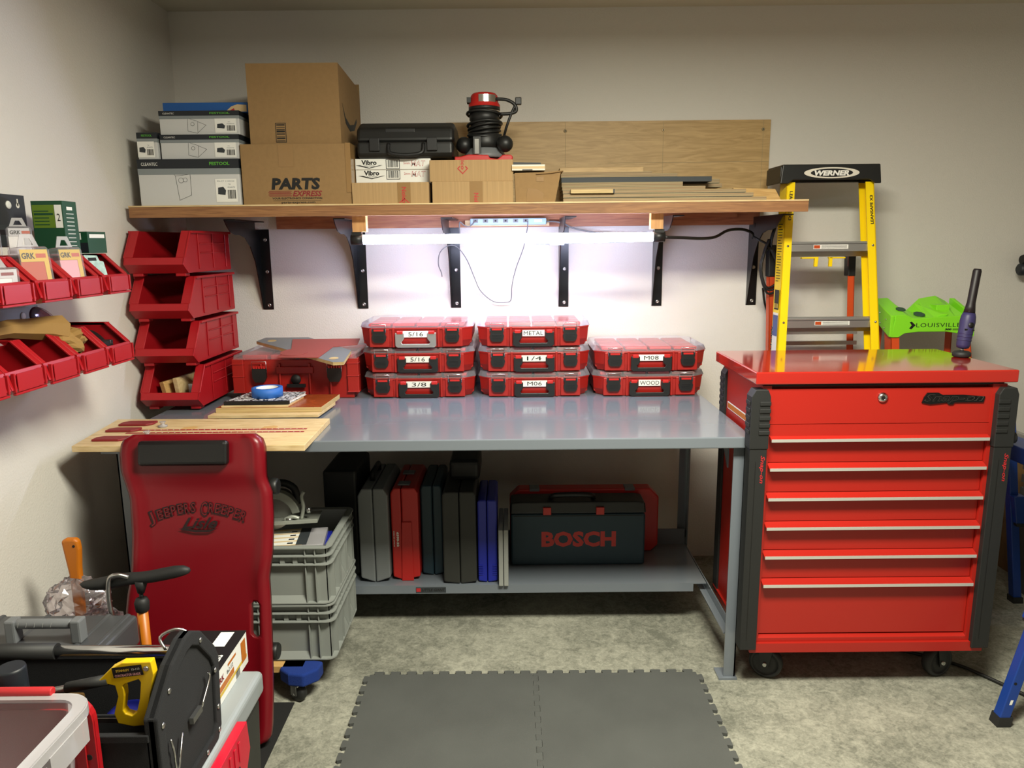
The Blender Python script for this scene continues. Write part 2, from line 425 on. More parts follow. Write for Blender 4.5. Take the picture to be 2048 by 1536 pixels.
# ---------------------------------------------------------------- roll cart
def cart():
    o = (1.24, 2.46, 0)
    t = thing('tool_cart', 'glossy red six-drawer rolling tool cart with black corner bumpers', 'tool cart', o)
    X0, X1, YF, YB = .838, 1.655, 2.462, 2.93
    b = M(o)
    b.box(X0, X1, YF+.03, YB, .155, 1.118, m_snapsat)                      # carcass behind the frame
    b.box(X0, .867, YF, YF+.03, .155, 1.118, m_snapsat); b.box(1.607, X1, YF, YF+.03, .155, 1.118, m_snapsat)
    b.box(.867, 1.607, YF, YF+.03, .942, .984, m_snapsat); b.box(.867, 1.607, YF+.001, YF+.03, .986, 1.106, m_snapsat)
    b.box(.867, 1.607, YF, YF+.03, .155, .2, m_snapsat)
    b.prism([(YF, .2), (YF+.03, .2), (YF+.03, .213)], 'x', .867, 1.607, m_snapsat)
    b.prism([(.835, .150), (1.663, .150), (1.663, .185), (.829, .185)], 'y', YF-.012, YB, m_snapsat)
    b.build('cabinet_body', t)
    b = M(o); b.box(.808, 1.679, 2.445, 2.948, 1.125, 1.167, m_snap); b.build('lid', t, .004)
    b = M(o); b.box(.84, 1.645, 2.465, 2.93, 1.116, 1.126, m_black); b.build('lid_gap_shade', t)  # shade of the gap below the lid, drawn as a black slab
    zs = [.936, .834, .728, .622, .516, .410, .2]
    for i in range(6):
        zt, zb = zs[i], zs[i+1]
        lo = zb+.015 if i < 5 else .213
        b = M(o); b.box(.869, 1.605, YF+.012, YF+.03, lo, zt+.003, m_snapsat); d = b.build('drawer', t)
        b = M(o)
        b.prism([(YF+.012, zt+.013), (YF-.016, zt+.002), (YF-.016, zt-.002), (YF+.012, zt-.001)], 'x', .868, 1.606, m_snapsat)
        b.box(.870, 1.604, YF-.0185, YF-.015, zt-.009, zt+.001, m_pull)
        b.build('drawer_pull', d, label='drawer pull with a bright metal edge strip')
    b = M(o)
    b.lathe([(.017, 0), (.017, -.004), (.013, -.006), (.012, -.008), (.006, -.008), (.006, -.004)], (1.24, YF, 1.075), m_chrome, 'y')
    b.lathe([(.006, -.0082), (.0058, -.0086)], (1.24, YF, 1.075), m_black, 'y', 12)
    b.build('keyhole_lock', t)
    b = M(o)
    b.prism([(1.372, 1.056), (1.40, 1.05), (1.455, 1.056), (1.462, 1.049), (1.476, 1.049), (1.482, 1.056), (1.578, 1.056), (1.582, 1.076), (1.51, 1.082), (1.44, 1.082), (1.425, 1.09), (1.388, 1.09), (1.378, 1.075)], 'y', YF-.004, YF, m_blks)
    b.text('Snap-on', (1.378, YF-.004, 1.054), .198, .031, m_chrome, bold=.02, shear=.35, ex=.0008)
    b.text('Snap-on', (1.380, YF-.004, 1.055), .194, .029, m_blks, bold=.005, shear=.35, ex=.0012)
    b.build('badge', t, label='black and chrome maker badge')
    # corner bumpers
    def bumper(x0, x1, y0, y1, front, sgn, nm):
        b = M(o)
        b.box(x0, x1, y0, y1, .165, .905, m_rub)
        b.box(x0-.003, x1+.003, y0-.003, y1, .905, 1.085, m_rub)
        b.prism([(x0-.003, 1.085), (x1+.003, 1.085), (x1-.006, 1.108), (x0+.010, 1.108)], 'y', y0-.003, y1, m_rub)
        for k in range(5):
            z = .955+k*.025
            if front: b.box((x0+.025 if sgn < 0 else x0-.004), (x1+.004 if sgn < 0 else x1-.025), y0-.007, y0-.003, z, z+.014, m_rub)
            b.box((x0-.007 if sgn < 0 else x1+.003), (x0-.003 if sgn < 0 else x1+.007), y0+.006, y1-.006, z, z+.014, m_rub)
        if front:
            b.quad((x0+.02, y0, .20), .003, .66, m_black)
        p = b.build('corner_bumper', t, .003, label=nm)
        if front:
            c = M(o); c.text('Snap-on', ((x1-.008) if sgn < 0 else (x1-.012), y0, .842), .098, .016, m_red, right=(0, 0, -1), up=(1, 0, 0), bold=.02, shear=.3, ex=.0006) if False else c.text('Snap-on', (x0+.034, y0, .882), .098, .018, m_red, right=(0, 0, -1), up=(1, 0, 0), bold=.02, shear=.3, ex=.0006)
            c.build('bumper_lettering', p, label='red maker lettering down the bumper')
    bumper(.797, .855, 2.442, 2.494, True, -1, 'ribbed black corner bumper')
    bumper(1.620, 1.680, 2.442, 2.50, True, 1, 'ribbed black corner bumper')
    bumper(.8305, .86, 2.88, 2.94, False, -1, 'ribbed black corner bumper'); bumper(1.655, 1.69, 2.88, 2.94, False, 1, 'ribbed black corner bumper')
    b = M(o); b.lathe([(.02, 0), (.02, .03), (.014, .034)], (1.672, 2.47, .93), m_rub, 'x', 16); b.build('bumper_knob', t)
    b = M(o); b.quad((.8378, 2.86, .955), .27, .028, m_white, right=(0, -1, 0), ex=.0006); b.quad((.8378, 2.855, .958), .26, .02, m_orange, right=(0, -1, 0), ex=.0010)
    b.build('warning_sticker', t, label='white and orange sticker strip low on the cart side')
    # casters
    for (cx, cy, a) in ((.93, 2.545, 62), (1.565, 2.545, -70), (.93, 2.86, 10), (1.565, 2.86, -10)):
        R = Matrix.Translation((cx, cy, 0)) @ Matrix.Rotation(math.radians(a), 4, 'Z')
        b = M(o); b.xf = R
        b.box(-.035, .035, -.035, .035, .139, .151, m_blks)
        for x in (-.026, .022):
            b.prism([(-.03, .14), (.03, .14), (.012, .045), (-.012, .045)], 'x', x, x+.004, m_blks)
        b.tube([(-.032, 0, .060), (.032, 0, .060)], .007, m_steel, 10, sub=1)
        f = b.build('caster_fork', t)
        b = M(o); b.xf = R
        b.lathe([(.03, -.017), (.046, -.014), (.046, -.019), (.055, -.019), (.060, -.010), (.060, .010), (.055, .019), (.046, .019), (.046, .014), (.03, .017)], (0, 0, .060), m_rub, 'x', 28)
        b.build('caster_wheel', f)
    return t
cart()

# ---------------------------------------------------------------- wall shelf
def shelf():
    o = (-.17, 3.3, 1.705)
    t = thing('wall_shelf', 'long wooden wall shelf with a cedar front board, loaded with boxes and lumber', 'shelf', o)
    b = M(o); b.box(-1.515, 1.176, 3.07, 3.61, 1.735, 1.754, m_birch); b.build('shelf_panel', t)
    b = M(o); b.box(-1.518, 1.178, 3.05, 3.07, 1.707, 1.748, m_shelfp); b.box(-1.518, 1.178, 3.048, 3.07, 1.7485, 1.754, m_plyl); b.build('front_board', t, label='cedar board along the shelf front')
    b = M(o); b.box(-1.10, 1.16, 3.585, 3.61, 1.668, 1.735, m_cedar); b.box(-.98, 1.05, 3.57, 3.585, 1.70, 1.735, m_cedar); b.build('rear_cleat', t)
    return t
shelf()
def wall_bracket(x, y1, label):
    """plate on the wall with a curved gusset on its near side"""
    o = (x, WY, 1.29)
    t = thing('shelf_bracket', label, 'bracket', o, group='black steel brackets under the wooden shelf')
    b = M(o); b.box(x-.024, x+.024, WY-.004, WY, 1.29, 1.668, m_blks); b.build('wall_plate', t)
    xs = x-.024
    pr = [(WY-.004, 1.668), (WY-.004, 1.295), (WY-.012, 1.295), (WY-.05, 1.42), (WY-.085, 1.52), (WY-.14, 1.59), (WY-.20, 1.628), (WY-.26, 1.640), (WY-.32, 1.640), (WY-.375, 1.652), (WY-.41, 1.675), (WY-.435, 1.699), (WY-.06, 1.699), (WY-.06, 1.668)]
    b = M(o); b.prism(pr, 'x', xs, xs+.004, m_blks)
    for (cy, cz, rz, ry) in ((WY-.085, 1.665, .024, .012), (WY-.055, 1.612, .03, .011)):
        b.lathe([(.0, 0), (.011, 0), (.011, .0006)], (xs-.0006, cy, cz), m_black, 'x', 16)
    b.build('gusset', t)
    b = M(o); b.box(xs, x+.024, WY-.435, WY-.06, 1.699, 1.7035, m_blks); b.build('top_plate', t)
    for z in (1.31, 1.47, 1.62):
        b = M(o); b.lathe([(.0095, 0), (.008, -.003), (.004, -.004), (.003, -.002)], (x+.004, WY-.004, z), m_steel, 'y', 14); b.build('screw', t)
    return t
LB = ['black shelf bracket beside the stack of big red bins', 'black shelf bracket under the dark end cap of the light, on the bin side',
      'black shelf bracket above the bin labelled 5/16, behind the glowing tube', 'black shelf bracket behind the glowing tube, past the thin hanging wires',
      'black shelf bracket where the tube light joins its black power cord', 'black shelf bracket with the coiled black cord, beside the yellow ladder']
for x, l in zip((-1.176, -.719, -.271, .247, .696, 1.151), LB): wall_bracket(x, 0, l)

# ---------------------------------------------------------------- light tube, power strip, wires
def tube_light():
    Y = 3.12; k = Y/3.3
    z = 1.6+(1.615-1.6)*k
    o = (-.01, Y, z)
    t = thing('tube_light', 'glowing white LED tube hung from wooden blocks below the shelf', 'light', o)
    b = M(o); b.tube([(-.606, Y, z), (.577, Y, z)], .0185, m_led, 20, sub=1); b.build('tube', t, label='bright white tube')
    for x0, x1 in ((-.655, -.606), (.577, .625)):
        b = M(o)
        b.tube([(x0, Y, z), (x1, Y, z)], .021, m_blk, 20, sub=1); b.box(x0+.004, x1-.004, Y-.012, Y+.012, z+.015, z+.031, m_blk)
        b.build('end_cap', t)
    for x0, x1 in ((-.645, -.59), (.565, .615)):
        b = M(o); b.box(x0, x1, Y-.018, Y+.025, z+.031, 1.735, m_cedar_l); b.build('mounting_block', t, label='pale wooden block')
    # thin white lead clipped under the tube
    b = M(o); b.tube([(.05, Y+.01, z-.019), (.12, Y+.01, z-.024), (.22, Y+.01, z-.023), (.35, Y+.01, z-.021), (.5, Y+.01, z-.019)], .0025, m_hgrey, 6)
    b.box(.155, .215, Y, Y+.015, z-.030, z-.018, m_hgrey)
    b.build('inline_switch', t)
    return t
tube_light()
def power_strip():
    o = (-.02, 3.53, 1.69)
    t = thing('power_strip', 'pale blue-grey power strip screwed below the shelf behind the tube', 'power strip', o)
    b = M(o); b.box(-.215, .175, 3.555, 3.569, 1.672, 1.699, m_plyl); b.build('backing_strip', t, label='pale wooden backing strip')
    b = M(o); b.box(-.19, .16, 3.515, 3.555, 1.677, 1.706, m_strip); b.build('body', t, .004)
    for i in range(6):
        x = -.165+i*.046
        b = M(o); b.box(x-.012, x+.012, 3.513, 3.516, 1.687, 1.703, m_hgrey); b.box(x-.004, x+.004, 3.511, 3.5135, 1.691, 1.699, m_black); b.build('outlet', t)
    b = M(o); b.box(.105, .14, 3.511, 3.516, 1.688, 1.701, m_paper); b.build('rocker_switch', t)
    return t
power_strip()
b = M((-.3, 3.5, 1.65)); b.tube([(-.165, 3.511, 1.695), (-.19, 3.50, 1.672), (-.215, 3.50, 1.675), (-.235, 3.49, 1.69), (-.238, 3.50, 1.655), (-.238, 3.52, 1.62)], .003, m_hgrey, 6)
tag(b.build('plug_wire'), 'short thin grey wire looping from the power strip end socket', 'wire')
b = M((0, 3.5, 1.6)); b.tube([(.075, 3.511, 1.692), (.072, 3.49, 1.66), (.06, 3.46, 1.60), (.05, 3.50, 1.56), (.02, 3.55, 1.48), (.0, 3.575, 1.40), (-.005, 3.59, 1.33), (-.03, 3.6, 1.315), (-.09, 3.60, 1.32), (-.15, 3.60, 1.37), (-.18, 3.58, 1.44), (-.21, 3.54, 1.52), (-.25, 3.50, 1.578), (-.29, 3.49, 1.585), (-.33, 3.50, 1.555), (-.345, 3.56, 1.50), (-.335, 3.59, 1.46), (-.333, 3.60, 1.44)], .0022, m_hgrey, 6)
tag(b.build('hanging_wire'), 'long thin grey wire drooping in a loop in front of the bright wall', 'wire')
b = M((.4, 3.5, 1.6)); b.tube([(.16, 3.535, 1.69), (.2, 3.54, 1.69), (.24, 3.54, 1.68), (.30, 3.54, 1.655), (.42, 3.54, 1.635), (.56, 3.54, 1.63), (.68, 3.55, 1.632)], .004, m_hgrey, 6)
tag(b.build('power_strip_wire'), 'grey flex leaving the power strip behind the glowing tube', 'wire')
b = M((.9, 3.3, 1.6)); b.tube([(.625, 3.12, 1.612), (.70, 3.15, 1.610), (.80, 3.22, 1.606), (.88, 3.30, 1.612), (.95, 3.36, 1.640), (1.03, 3.42, 1.645), (1.09, 3.47, 1.63), (1.105, 3.50, 1.615)], .0065, m_blk, 8)
b.tube([(1.105, 3.50, 1.615), (1.12, 3.47, 1.60), (1.155, 3.46, 1.58), (1.165, 3.46, 1.55)], .0055, m_blk, 8)
tag(b.build('light_cord'), 'thick black cord running from the tube light end to the bracket', 'cord')
b = M((1.17, 3.45, 1.5))
for i, (w, lo) in enumerate(((.03, 1.375), (.038, 1.36), (.026, 1.385))):
    y = 3.44+i*.009
    b.tube([(1.165, y, 1.60), (1.150-w*.2, y, 1.54), (1.145-w*.4, y, 1.46), (1.165, y, lo), (1.20+w*.3, y, lo+.015), (1.215+w*.3, y, 1.45), (1.195, y, 1.52), (1.172, y, 1.58), (1.19, y, 1.66)], .005, m_blk, 8)
b.box(1.155, 1.185, 3.432, 3.47, 1.555, 1.565, m_blk)
tag(b.build('cord_bundle'), 'coiled and tied black cord hanging from the shelf bracket beside the ladder', 'cord')
b = M((1.25, 3.5, 1.2)); b.tube([(1.165, 3.50, 1.375), (1.20, 3.57, 1.30), (1.235, 3.59, 1.23), (1.25, 3.60, 1.17), (1.25, 3.61, 1.05), (1.25, 3.61, .6), (1.25, 3.61, .3)], .0055, m_blk, 8)
tag(b.build('extension_lead'), 'black cord dropping from the coil down behind the red cart', 'cord')

# plywood sheet screwed to the wall above the shelf
o = (.5, 3.62, 1.95)
t = thing('plywood_panel', 'plywood sheet screwed flat to the wall above the shelf', 'panel', o)
b = M(o); b.box(-.30, 1.20, 3.617, WY-.0005, 1.756, 2.142, m_ply)
for x in (.252, .705, 1.166): b.quad((x, 3.617, 1.80), .0014, .34, m_plyd, ex=.0003)
b.quad((.45, 3.617, 1.955), .75, .0016, m_plyd, ex=.0003)
b.build('sheet', t)
for x in (.252, .705, 1.166):
    b = M(o); b.lathe([(.008, 0), (.006, -.002)], (x, 3.617, 2.10), m_cream if x == .705 else m_plyd, 'y', 12); b.lathe([(.003, -.002), (.003, -.0025)], (x, 3.617, 2.10), m_black, 'y', 8); b.build('screw', t)

# ---------------------------------------------------------------- boxes on the shelf
ST = 1.7545
def filter_box(x0, x1, y0, y1, z0, z1, label, title=True, draw=0, small=False):
    o = ((x0+x1)/2, y0, z0)
    t = thing('filter_bag_box', label, 'box', o, group='grey vacuum filter bag boxes on the shelf')
    h = z1-z0; w = x1-x0
    b = M(o); b.box(x0, x1, y0, y1, z0, z1, m_lgrey); b.build('carton', t, .002)
    b = M(o); e = .0012
    nb, gb = h*.20, h*.13
    if small: nb, gb = h*.22, h*.14
    b.box(x0-e, x1+e, y0-e, y1+e, z1-nb, z1+.0006, m_navy)
    b.box(x0-e*.6, x1+e*.6, y0-e*.6, y1+e*.6, z1-nb-gb, z1-nb, m_mgrey)
    b.text('FESTOOL', (x1-(.115 if not small else .06), y0-e, z1-nb*.68), .08 if not small else .042, nb*.36, m_green, bold=.03)
    if title: b.text('CLEANTEC', (x0+.015, y0-e, z1-nb*.68), .065 if h > .12 else .045, nb*.34, m_white)
    def line(p, q, wd=.0012):
        p, q = Vector((p[0], 0, p[1])), Vector((q[0], 0, q[1])); d = q-p
        b.quad((p.x, y0-e, p.z), d.length, wd, m_black, right=d.normalized(), up=Vector((0, -1, 0)).cross(d.normalized())*-1, ex=.0006)
    if draw == 1:
        cx, cz = x0+w*.42, z0+h*.42
        A, B_, C_, D_, E_, F_ = (cx-.012, cz-.055), (cx-.022, cz+.04), (cx-.034, cz+.052), (cx+.03, cz+.056), (cx+.038, cz+.046), (cx+.038, cz-.035)
        for p, q in ((A, B_), (B_, C_), (C_, D_), (D_, E_), (E_, F_), (F_, A), (B_, E_)): line(p, q)
        b.lathe([(.010, 0), (.010, -.0005)], (cx, y0-e, cz+.022), m_black, 'y', 18); b.lathe([(.009, -.0006), (.009, -.0008)], (cx, y0-e, cz+.022), m_lgrey, 'y', 18)
        b.lathe([(.008, 0), (.008, -.0005)], (cx+.017, y0-e, cz+.024), m_black, 'y', 18); b.lathe([(.007, -.0006), (.007, -.0008)], (cx+.017, y0-e, cz+.024), m_lgrey, 'y', 18)
    if draw == 2:
        cx, cz = x0+w*.42, z0+h*.36
        P = [(cx-.02, cz+.03), (cx-.022, cz-.018), (cx+.016, cz-.026), (cx+.018, cz+.018)]
        for i in range(4): line(P[i], P[(i+1) % 4], .0010)
        for p, q in (((cx+.018, cz+.018), (cx+.052, cz+.004)), ((cx+.052, cz+.004), (cx+.016, cz-.026)), ((cx-.02, cz+.03), (cx-.026, cz+.036))): line(p, q, .0010)
        b.lathe([(.007, 0), (.007, -.0005)], (cx-.002, y0-e, cz+.008), m_black, 'y', 16); b.lathe([(.006, -.0006), (.006, -.0008)], (cx-.002, y0-e, cz+.008), m_lgrey, 'y', 16)
    b.build('printed_bands', t, label='navy and grey printed bands with green maker lettering')
    lw = min(.085 if not small else .068, w*.85); lh = h*(.50 if h > .12 else .60); lx = x1-lw-.012; lz = z0+h*.07
    b = M(o); b.quad((lx, y0-e, lz), lw, lh, m_white, ex=.0005)
    if h > .12: b.text('FIS-CT 1102234', (lx+.008, y0-e, lz+lh*.87), lw*.8, lh*.06, m_mgrey, ex=.001)
    b.barcode((lx+lw*.55, y0-e, lz+lh*.14), lw*.38, lh*.38, m_black, ex=.001)
    b.text('5x', (lx+lw*.62, y0-e, lz+lh*.74), lw*.1, lh*.07, m_mgrey, ex=.001); b.text('456870', (lx+lw*.55, y0-e, lz+lh*.60), lw*.36, lh*.07, m_mgrey, ex=.001)
    b.prism([(lx+lw*.10, lz+lh*.34), (lx+lw*.44, lz+lh*.30), (lx+lw*.48, lz+lh*.5), (lx+lw*.36, lz+lh*.66), (lx+lw*.12, lz+lh*.62)], 'y', y0-e-.0012, y0-e-.0008, m_charcoal)
    b.build('address_label', t, label='white sticker with barcode')
    return t
filter_box(-1.478, -1.078, 3.075, 3.50, ST, 1.933, 'largest grey and navy filter box, lowest of its stack on the shelf', True, 1)
filter_box(-1.472, -1.394, 3.08, 3.36, 1.934, 2.035, 'narrow filter box end wedged beside the stack near the side wall', False, 0, True)
filter_box(-1.385, -1.075, 3.09, 3.44, 1.934, 2.027, 'low grey filter box in the middle of the stack', True, 2)
filter_box(-1.386, -1.071, 3.10, 3.42, 2.028, 2.118, 'low grey filter box topmost of its stack, under a blue box', True, 2)
o = (-1.2, 3.13, 2.119)
t = thing('blue_box', 'flat bright blue printed box lying on top of the grey filter boxes', 'box', o)
b = M(o); b.box(-1.39, -1.05, 3.15, 3.45, 2.119, 2.158, m_blue); b.build('carton', t, .002)
b = M(o); b.prism([(-1.14, 2.122), (-1.055, 2.122), (-1.055, 2.147), (-1.09, 2.150), (-1.115, 2.142)], 'y', 3.1485, 3.1495, m_cream)
b.prism([(-1.13, 2.122), (-1.10, 2.122), (-1.105, 2.135)], 'y', 3.1475, 3.148, m_red); b.build('printed_picture', t)

def carton(x0, x1, y0, y1, z0, z1, label, m=None, group=None, tape=None, nm='cardboard_box'):
    o = ((x0+x1)/2, y0, z0)
    t = thing(nm, label, 'box', o, group=group)
    b = M(o); b.box(x0, x1, y0, y1, z0, z1, m or m_card); b.build('carton', t, .002)
    return t, o
t, o = carton(-1.07, -.636, 3.08, 3.44, ST, 1.988, 'taped brown carton printed PARTS in black, below the tall open carton')
b = M(o); b.quad((-.92, 3.08, 1.90), .06, .085, m_tape, ex=.0012); b.box(-.655, -.634, 3.078, 3.45, 1.80, 1.9895, m_tape); b.box(-1.071, -.635, 3.2, 3.25, ST+.1, 1.9892, m_tape); b.build('packing_tape', t)
b = M(o)
b.text('PARTS', (-.955, 3.08, 1.812), .195, .046, m_black, bold=.05, shear=.12, ex=.0006)
b.text('EXPRESS', (-.872, 3.08, 1.786), .118, .022, m_dred, bold=.03, shear=.3, ex=.0006)
for i in range(5): b.quad((-.965-.004*(i % 2), 3.08, 1.787+i*.0045), .09, .0022, m_dred, ex=.0006)
b.text('YOUR ELECTRONICS CONNECTION', (-.955, 3.08, 1.775), .20, .0075, m_black, bold=.03, ex=.0006)
b.quad((-.95, 3.08, 1.769), .19, .0012, m_black, ex=.0006)
b.text('parts-express.com', (-.918, 3.08, 1.757), .135, .0095, m_black, bold=.02, ex=.0006)
b.build('printed_lettering', t, label='black and dark red printed lettering')
# tall open carton
o = (-.85, 3.10, 1.99)
t = thing('cardboard_box', 'tall open brown carton topmost on the shelf, curved arrow printed on its end', 'box', o)
b = M(o); z1 = 2.292
b.box(-1.032, -.672, 3.10, 3.104, 1.99, z1, m_card)
b.box(-1.032, -1.028, 3.104, 3.52, 1.99, z1, m_card); b.box(-1.028, -.676, 3.104, 3.52, 1.99, 1.994, m_card)
b.prism([(3.104, 1.99), (3.52, 1.99), (3.52, 2.23), (3.46, z1-.02), (3.104, z1)], 'x', -.676, -.672, m_card)
b.box(-1.032, -.672, 3.516, 3.52, 1.99, z1, m_card)
b.build('carton', t)
b = M(o); b.prism([(3.15, 2.15), (3.20, 2.105), (3.28, 2.085), (3.37, 2.10), (3.42, 2.13), (3.43, 2.118), (3.37, 2.075), (3.28, 2.06), (3.20, 2.08)], 'x', -.6718, -.6712, m_black)
b.build('curved_arrow', t); b = M(o); b.quad((-.93, 3.10, 1.995), .042, .075, m_black, ex=.0005); b.quad((-.9275, 3.10, 1.998), .037, .069, m_card, ex=.0009)
for i, hh in enumerate((.003, .006, .002, .004, .007, .003, .002, .005)): b.quad((-.9255, 3.10, 2.0+i*.0085), .033, hh, m_black, ex=.0013)
b.build('printed_barcode', t)

# white mat boxes
for (z0, z1, tx, lab, yy) in ((1.852, 1.893, '2mm', 'white long box marked 2mm, below its twin and half hidden by cardboard', 3.155), (1.893, 1.935, '5mm', 'white long box marked 5mm, just under the black plastic case', 3.15)):
    o = (-.48, yy, z0)
    t = thing('mat_box', lab, 'box', o, group='white printed mat boxes')
    b = M(o); b.box(-.631, -.326, yy, 3.45, z0 if tx == '5mm' else 1.838, z1, m_white); b.build('carton', t, .001)
    b = M(o); dx = 0 if tx == '5mm' else .008
    b.text('Vibro', (-.606+dx, yy, z0+.018), .062, .019, m_black, bold=.04, ex=.0006)
    b.prism([(-.63+dx, z0+.017), (-.575+dx, z0+.004), (-.52+dx, z0+.017), (-.53+dx, z0+.017), (-.575+dx, z0+.007), (-.61+dx, z0+.017)], 'y', yy-.0008, yy-.0003, m_black)
    b.text('SOLUTION', (-.595+dx, yy, z0+.011), .042, .005, m_black, ex=.0006)
    b.quad((-.507, yy, z0+.002), .056, .038, m_black, ex=.0004); b.quad((-.5045, yy, z0+.0045), .051, .033, m_white, ex=.0008); b.barcode((-.50, yy, z0+.008), .042, .028, m_black, ex=.0012)
    b.text(tx, (-.435, yy, z0+.02), .025, .009, m_red, ex=.0006)
    b.text('MAT', (-.405, yy, z0+.012), .058, .022, m_red, bold=.02, shear=.15, ex=.0006); b.text('MAT', (-.403, yy, z0+.0135), .055, .019, m_white, bold=-.008, shear=.15, ex=.001)
    b.build('printed_lettering', t, label='black and red printed lettering and barcode')
# mat rests: cardboard trays
def tray(x0, x1, y0, z0, z1, label, tx, tape, m):
    t, o = carton(x0, x1, y0, 3.46 if z0 > 1.8 else 3.47, z0, z1, label, m, 'long low brown cartons on the shelf', nm='low_carton')
    b = M(o)
    if tape: b.quad((tape, y0, z0), .052, z1-z0, m_tape, ex=.0010)
    b.build('packing_tape', t) if tape else None
    b = M(o)
    if tx == 'No':
        b.text('Noico', (tape+.017, y0, z1-.018), .075 if x0 > -.4 else .062, .018, m_red, right=(0, 0, -1), up=(1, 0, 0), bold=.02, ex=.0014) if x0 < -.4 else b.text('Noi', (tape+.017, y0, z1-.045), .034, .018, m_red, right=(0, 0, -1), up=(1, 0, 0), bold=.02, ex=.0014)
        if x0 < -.4:
            cx, cz = tape+.026, z0+.001
            b.prism([(cx-.022, cz), (cx, cz+.02), (cx+.022, cz), (cx+.018, cz), (cx, cz+.015), (cx-.018, cz)], 'y', y0-.0014, y0-.0010, m_red)
    else:
        b.text('ico', (-.199, y0, z1-.002), .036, .014, m_red, right=(0, 0, -1), up=(1, 0, 0), bold=.02, ex=.0008)
        cx, cz = -.192, z1-.039; ro = [(cx-.024, cz+.004), (cx, cz-.018), (cx+.024, cz+.004), (cx+.008, cz+.02), (cx-.008, cz+.02)]
        b.prism([(cx-.022, cz+.006), (cx, cz-.016), (cx+.022, cz+.006), (cx+.012, cz+.016), (cx+.009, cz+.013), (cx+.017, cz+.006), (cx, cz-.011), (cx-.017, cz+.006), (cx-.009, cz+.013), (cx-.012, cz+.016)], 'y', y0-.0012, y0-.0006, m_red)
    b.build('printed_lettering', t, label='red maker lettering printed downwards')
    return t
tray(-.633, -.327, 3.07, ST, 1.836, 'low brown carton on the shelf in front of the white mat boxes', 'No', -.452, m_card2)
tray(-.314, .008, 3.07, ST, 1.837, 'low brown carton lying directly on the shelf below its taped twin', 'No', -.165, m_card2)
tray(-.324, .009, 3.085, 1.8375, 1.921, 'low brown carton that carries the router, with a red printed diamond', 'ico', None, m_card2)

# small open carton with torn flaps, folded leaflet box on it
o = (.10, 3.08, ST)
t = thing('cardboard_box', 'small battered brown carton with torn top flaps and wrinkled tape', 'box', o)
b = M(o); b.prism([(.018, ST), (.175, ST), (.198, 1.872), (.014, 1.868)], 'y', 3.08, 3.30, m_card)
b.prism([(.10, 1.866), (.16, 1.872), (.205, 1.876), (.208, 1.873), (.16, 1.866), (.10, 1.862)], 'y', 3.072, 3.24, m_card); b.build('carton', t)
b = M(o); b.prism([(.06, ST+.002), (.125, ST+.002), (.130, 1.79), (.10, 1.806), (.065, 1.81)], 'y', 3.0785, 3.0795, m_tape); b.quad((.10, 3.079, 1.835), .03, .018, m_tape, ex=.0010); b.build('packing_tape', t, label='shiny brown tape patch')
o = (.06, 3.07, 1.877)
t = thing('folded_carton', 'flattened pale carton lying across the small battered box', 'folded box', o)
b = M(o); b.box(.004, .135, 3.075, 3.22, 1.877, 1.900, m_paper); b.build('carton', t, .001)
b = M(o); b.quad((.004, 3.075, 1.884), .131, .009, m_cream, ex=.0006); b.quad((.045, 3.075, 1.877), .04, .004, m_black, ex=.0008); b.prism([(.0, 1.902), (.12, 1.902), (.118, 1.908), (.0, 1.911), (-.006, 1.903)], 'y', 3.09, 3.22, m_charcoal); b.build('flap', t)

# black hard case on the mat boxes
def black_case():
    o = (-.42, 3.13, 1.9355)
    t = thing('hard_case', 'black hard plastic carrying case with a domed lid on the white boxes', 'case', o)
    prof = [(3.14, 1.9365), (3.46, 1.9365), (3.47, 1.96), (3.47, 2.0), (3.13, 2.0), (3.13, 1.955)]
    b = M(o); b.prism(prof, 'x', -.618, -.232, m_blk); b.build('base_shell', t, .012, 3)
    b = M(o); b.prism([(3.135, 1.999), (3.47, 1.999), (3.46, 2.06), (3.40, 2.082), (3.22, 2.082), (3.155, 2.055)], 'x', -.622, -.228, m_blk); b.build('lid', t, .016, 3)
    b = M(o); b.box(-.505, -.385, 3.148, 3.17, 2.035, 2.052, m_dk); b.build('lid_recess', t, .003)
    b = M(o)
    b.tube([(-.49, 3.13, 1.99), (-.485, 3.115, 1.955), (-.44, 3.112, 1.945), (-.40, 3.112, 1.945), (-.355, 3.115, 1.955), (-.35, 3.13, 1.99)], .008, m_dk, 8); b.build('handle', t)
    for x in (-.565, -.335):
        b = M(o); b.box(x, x+.04, 3.118, 3.132, 1.962, 2.012, m_dk); b.build('latch', t, .002)
black_case()

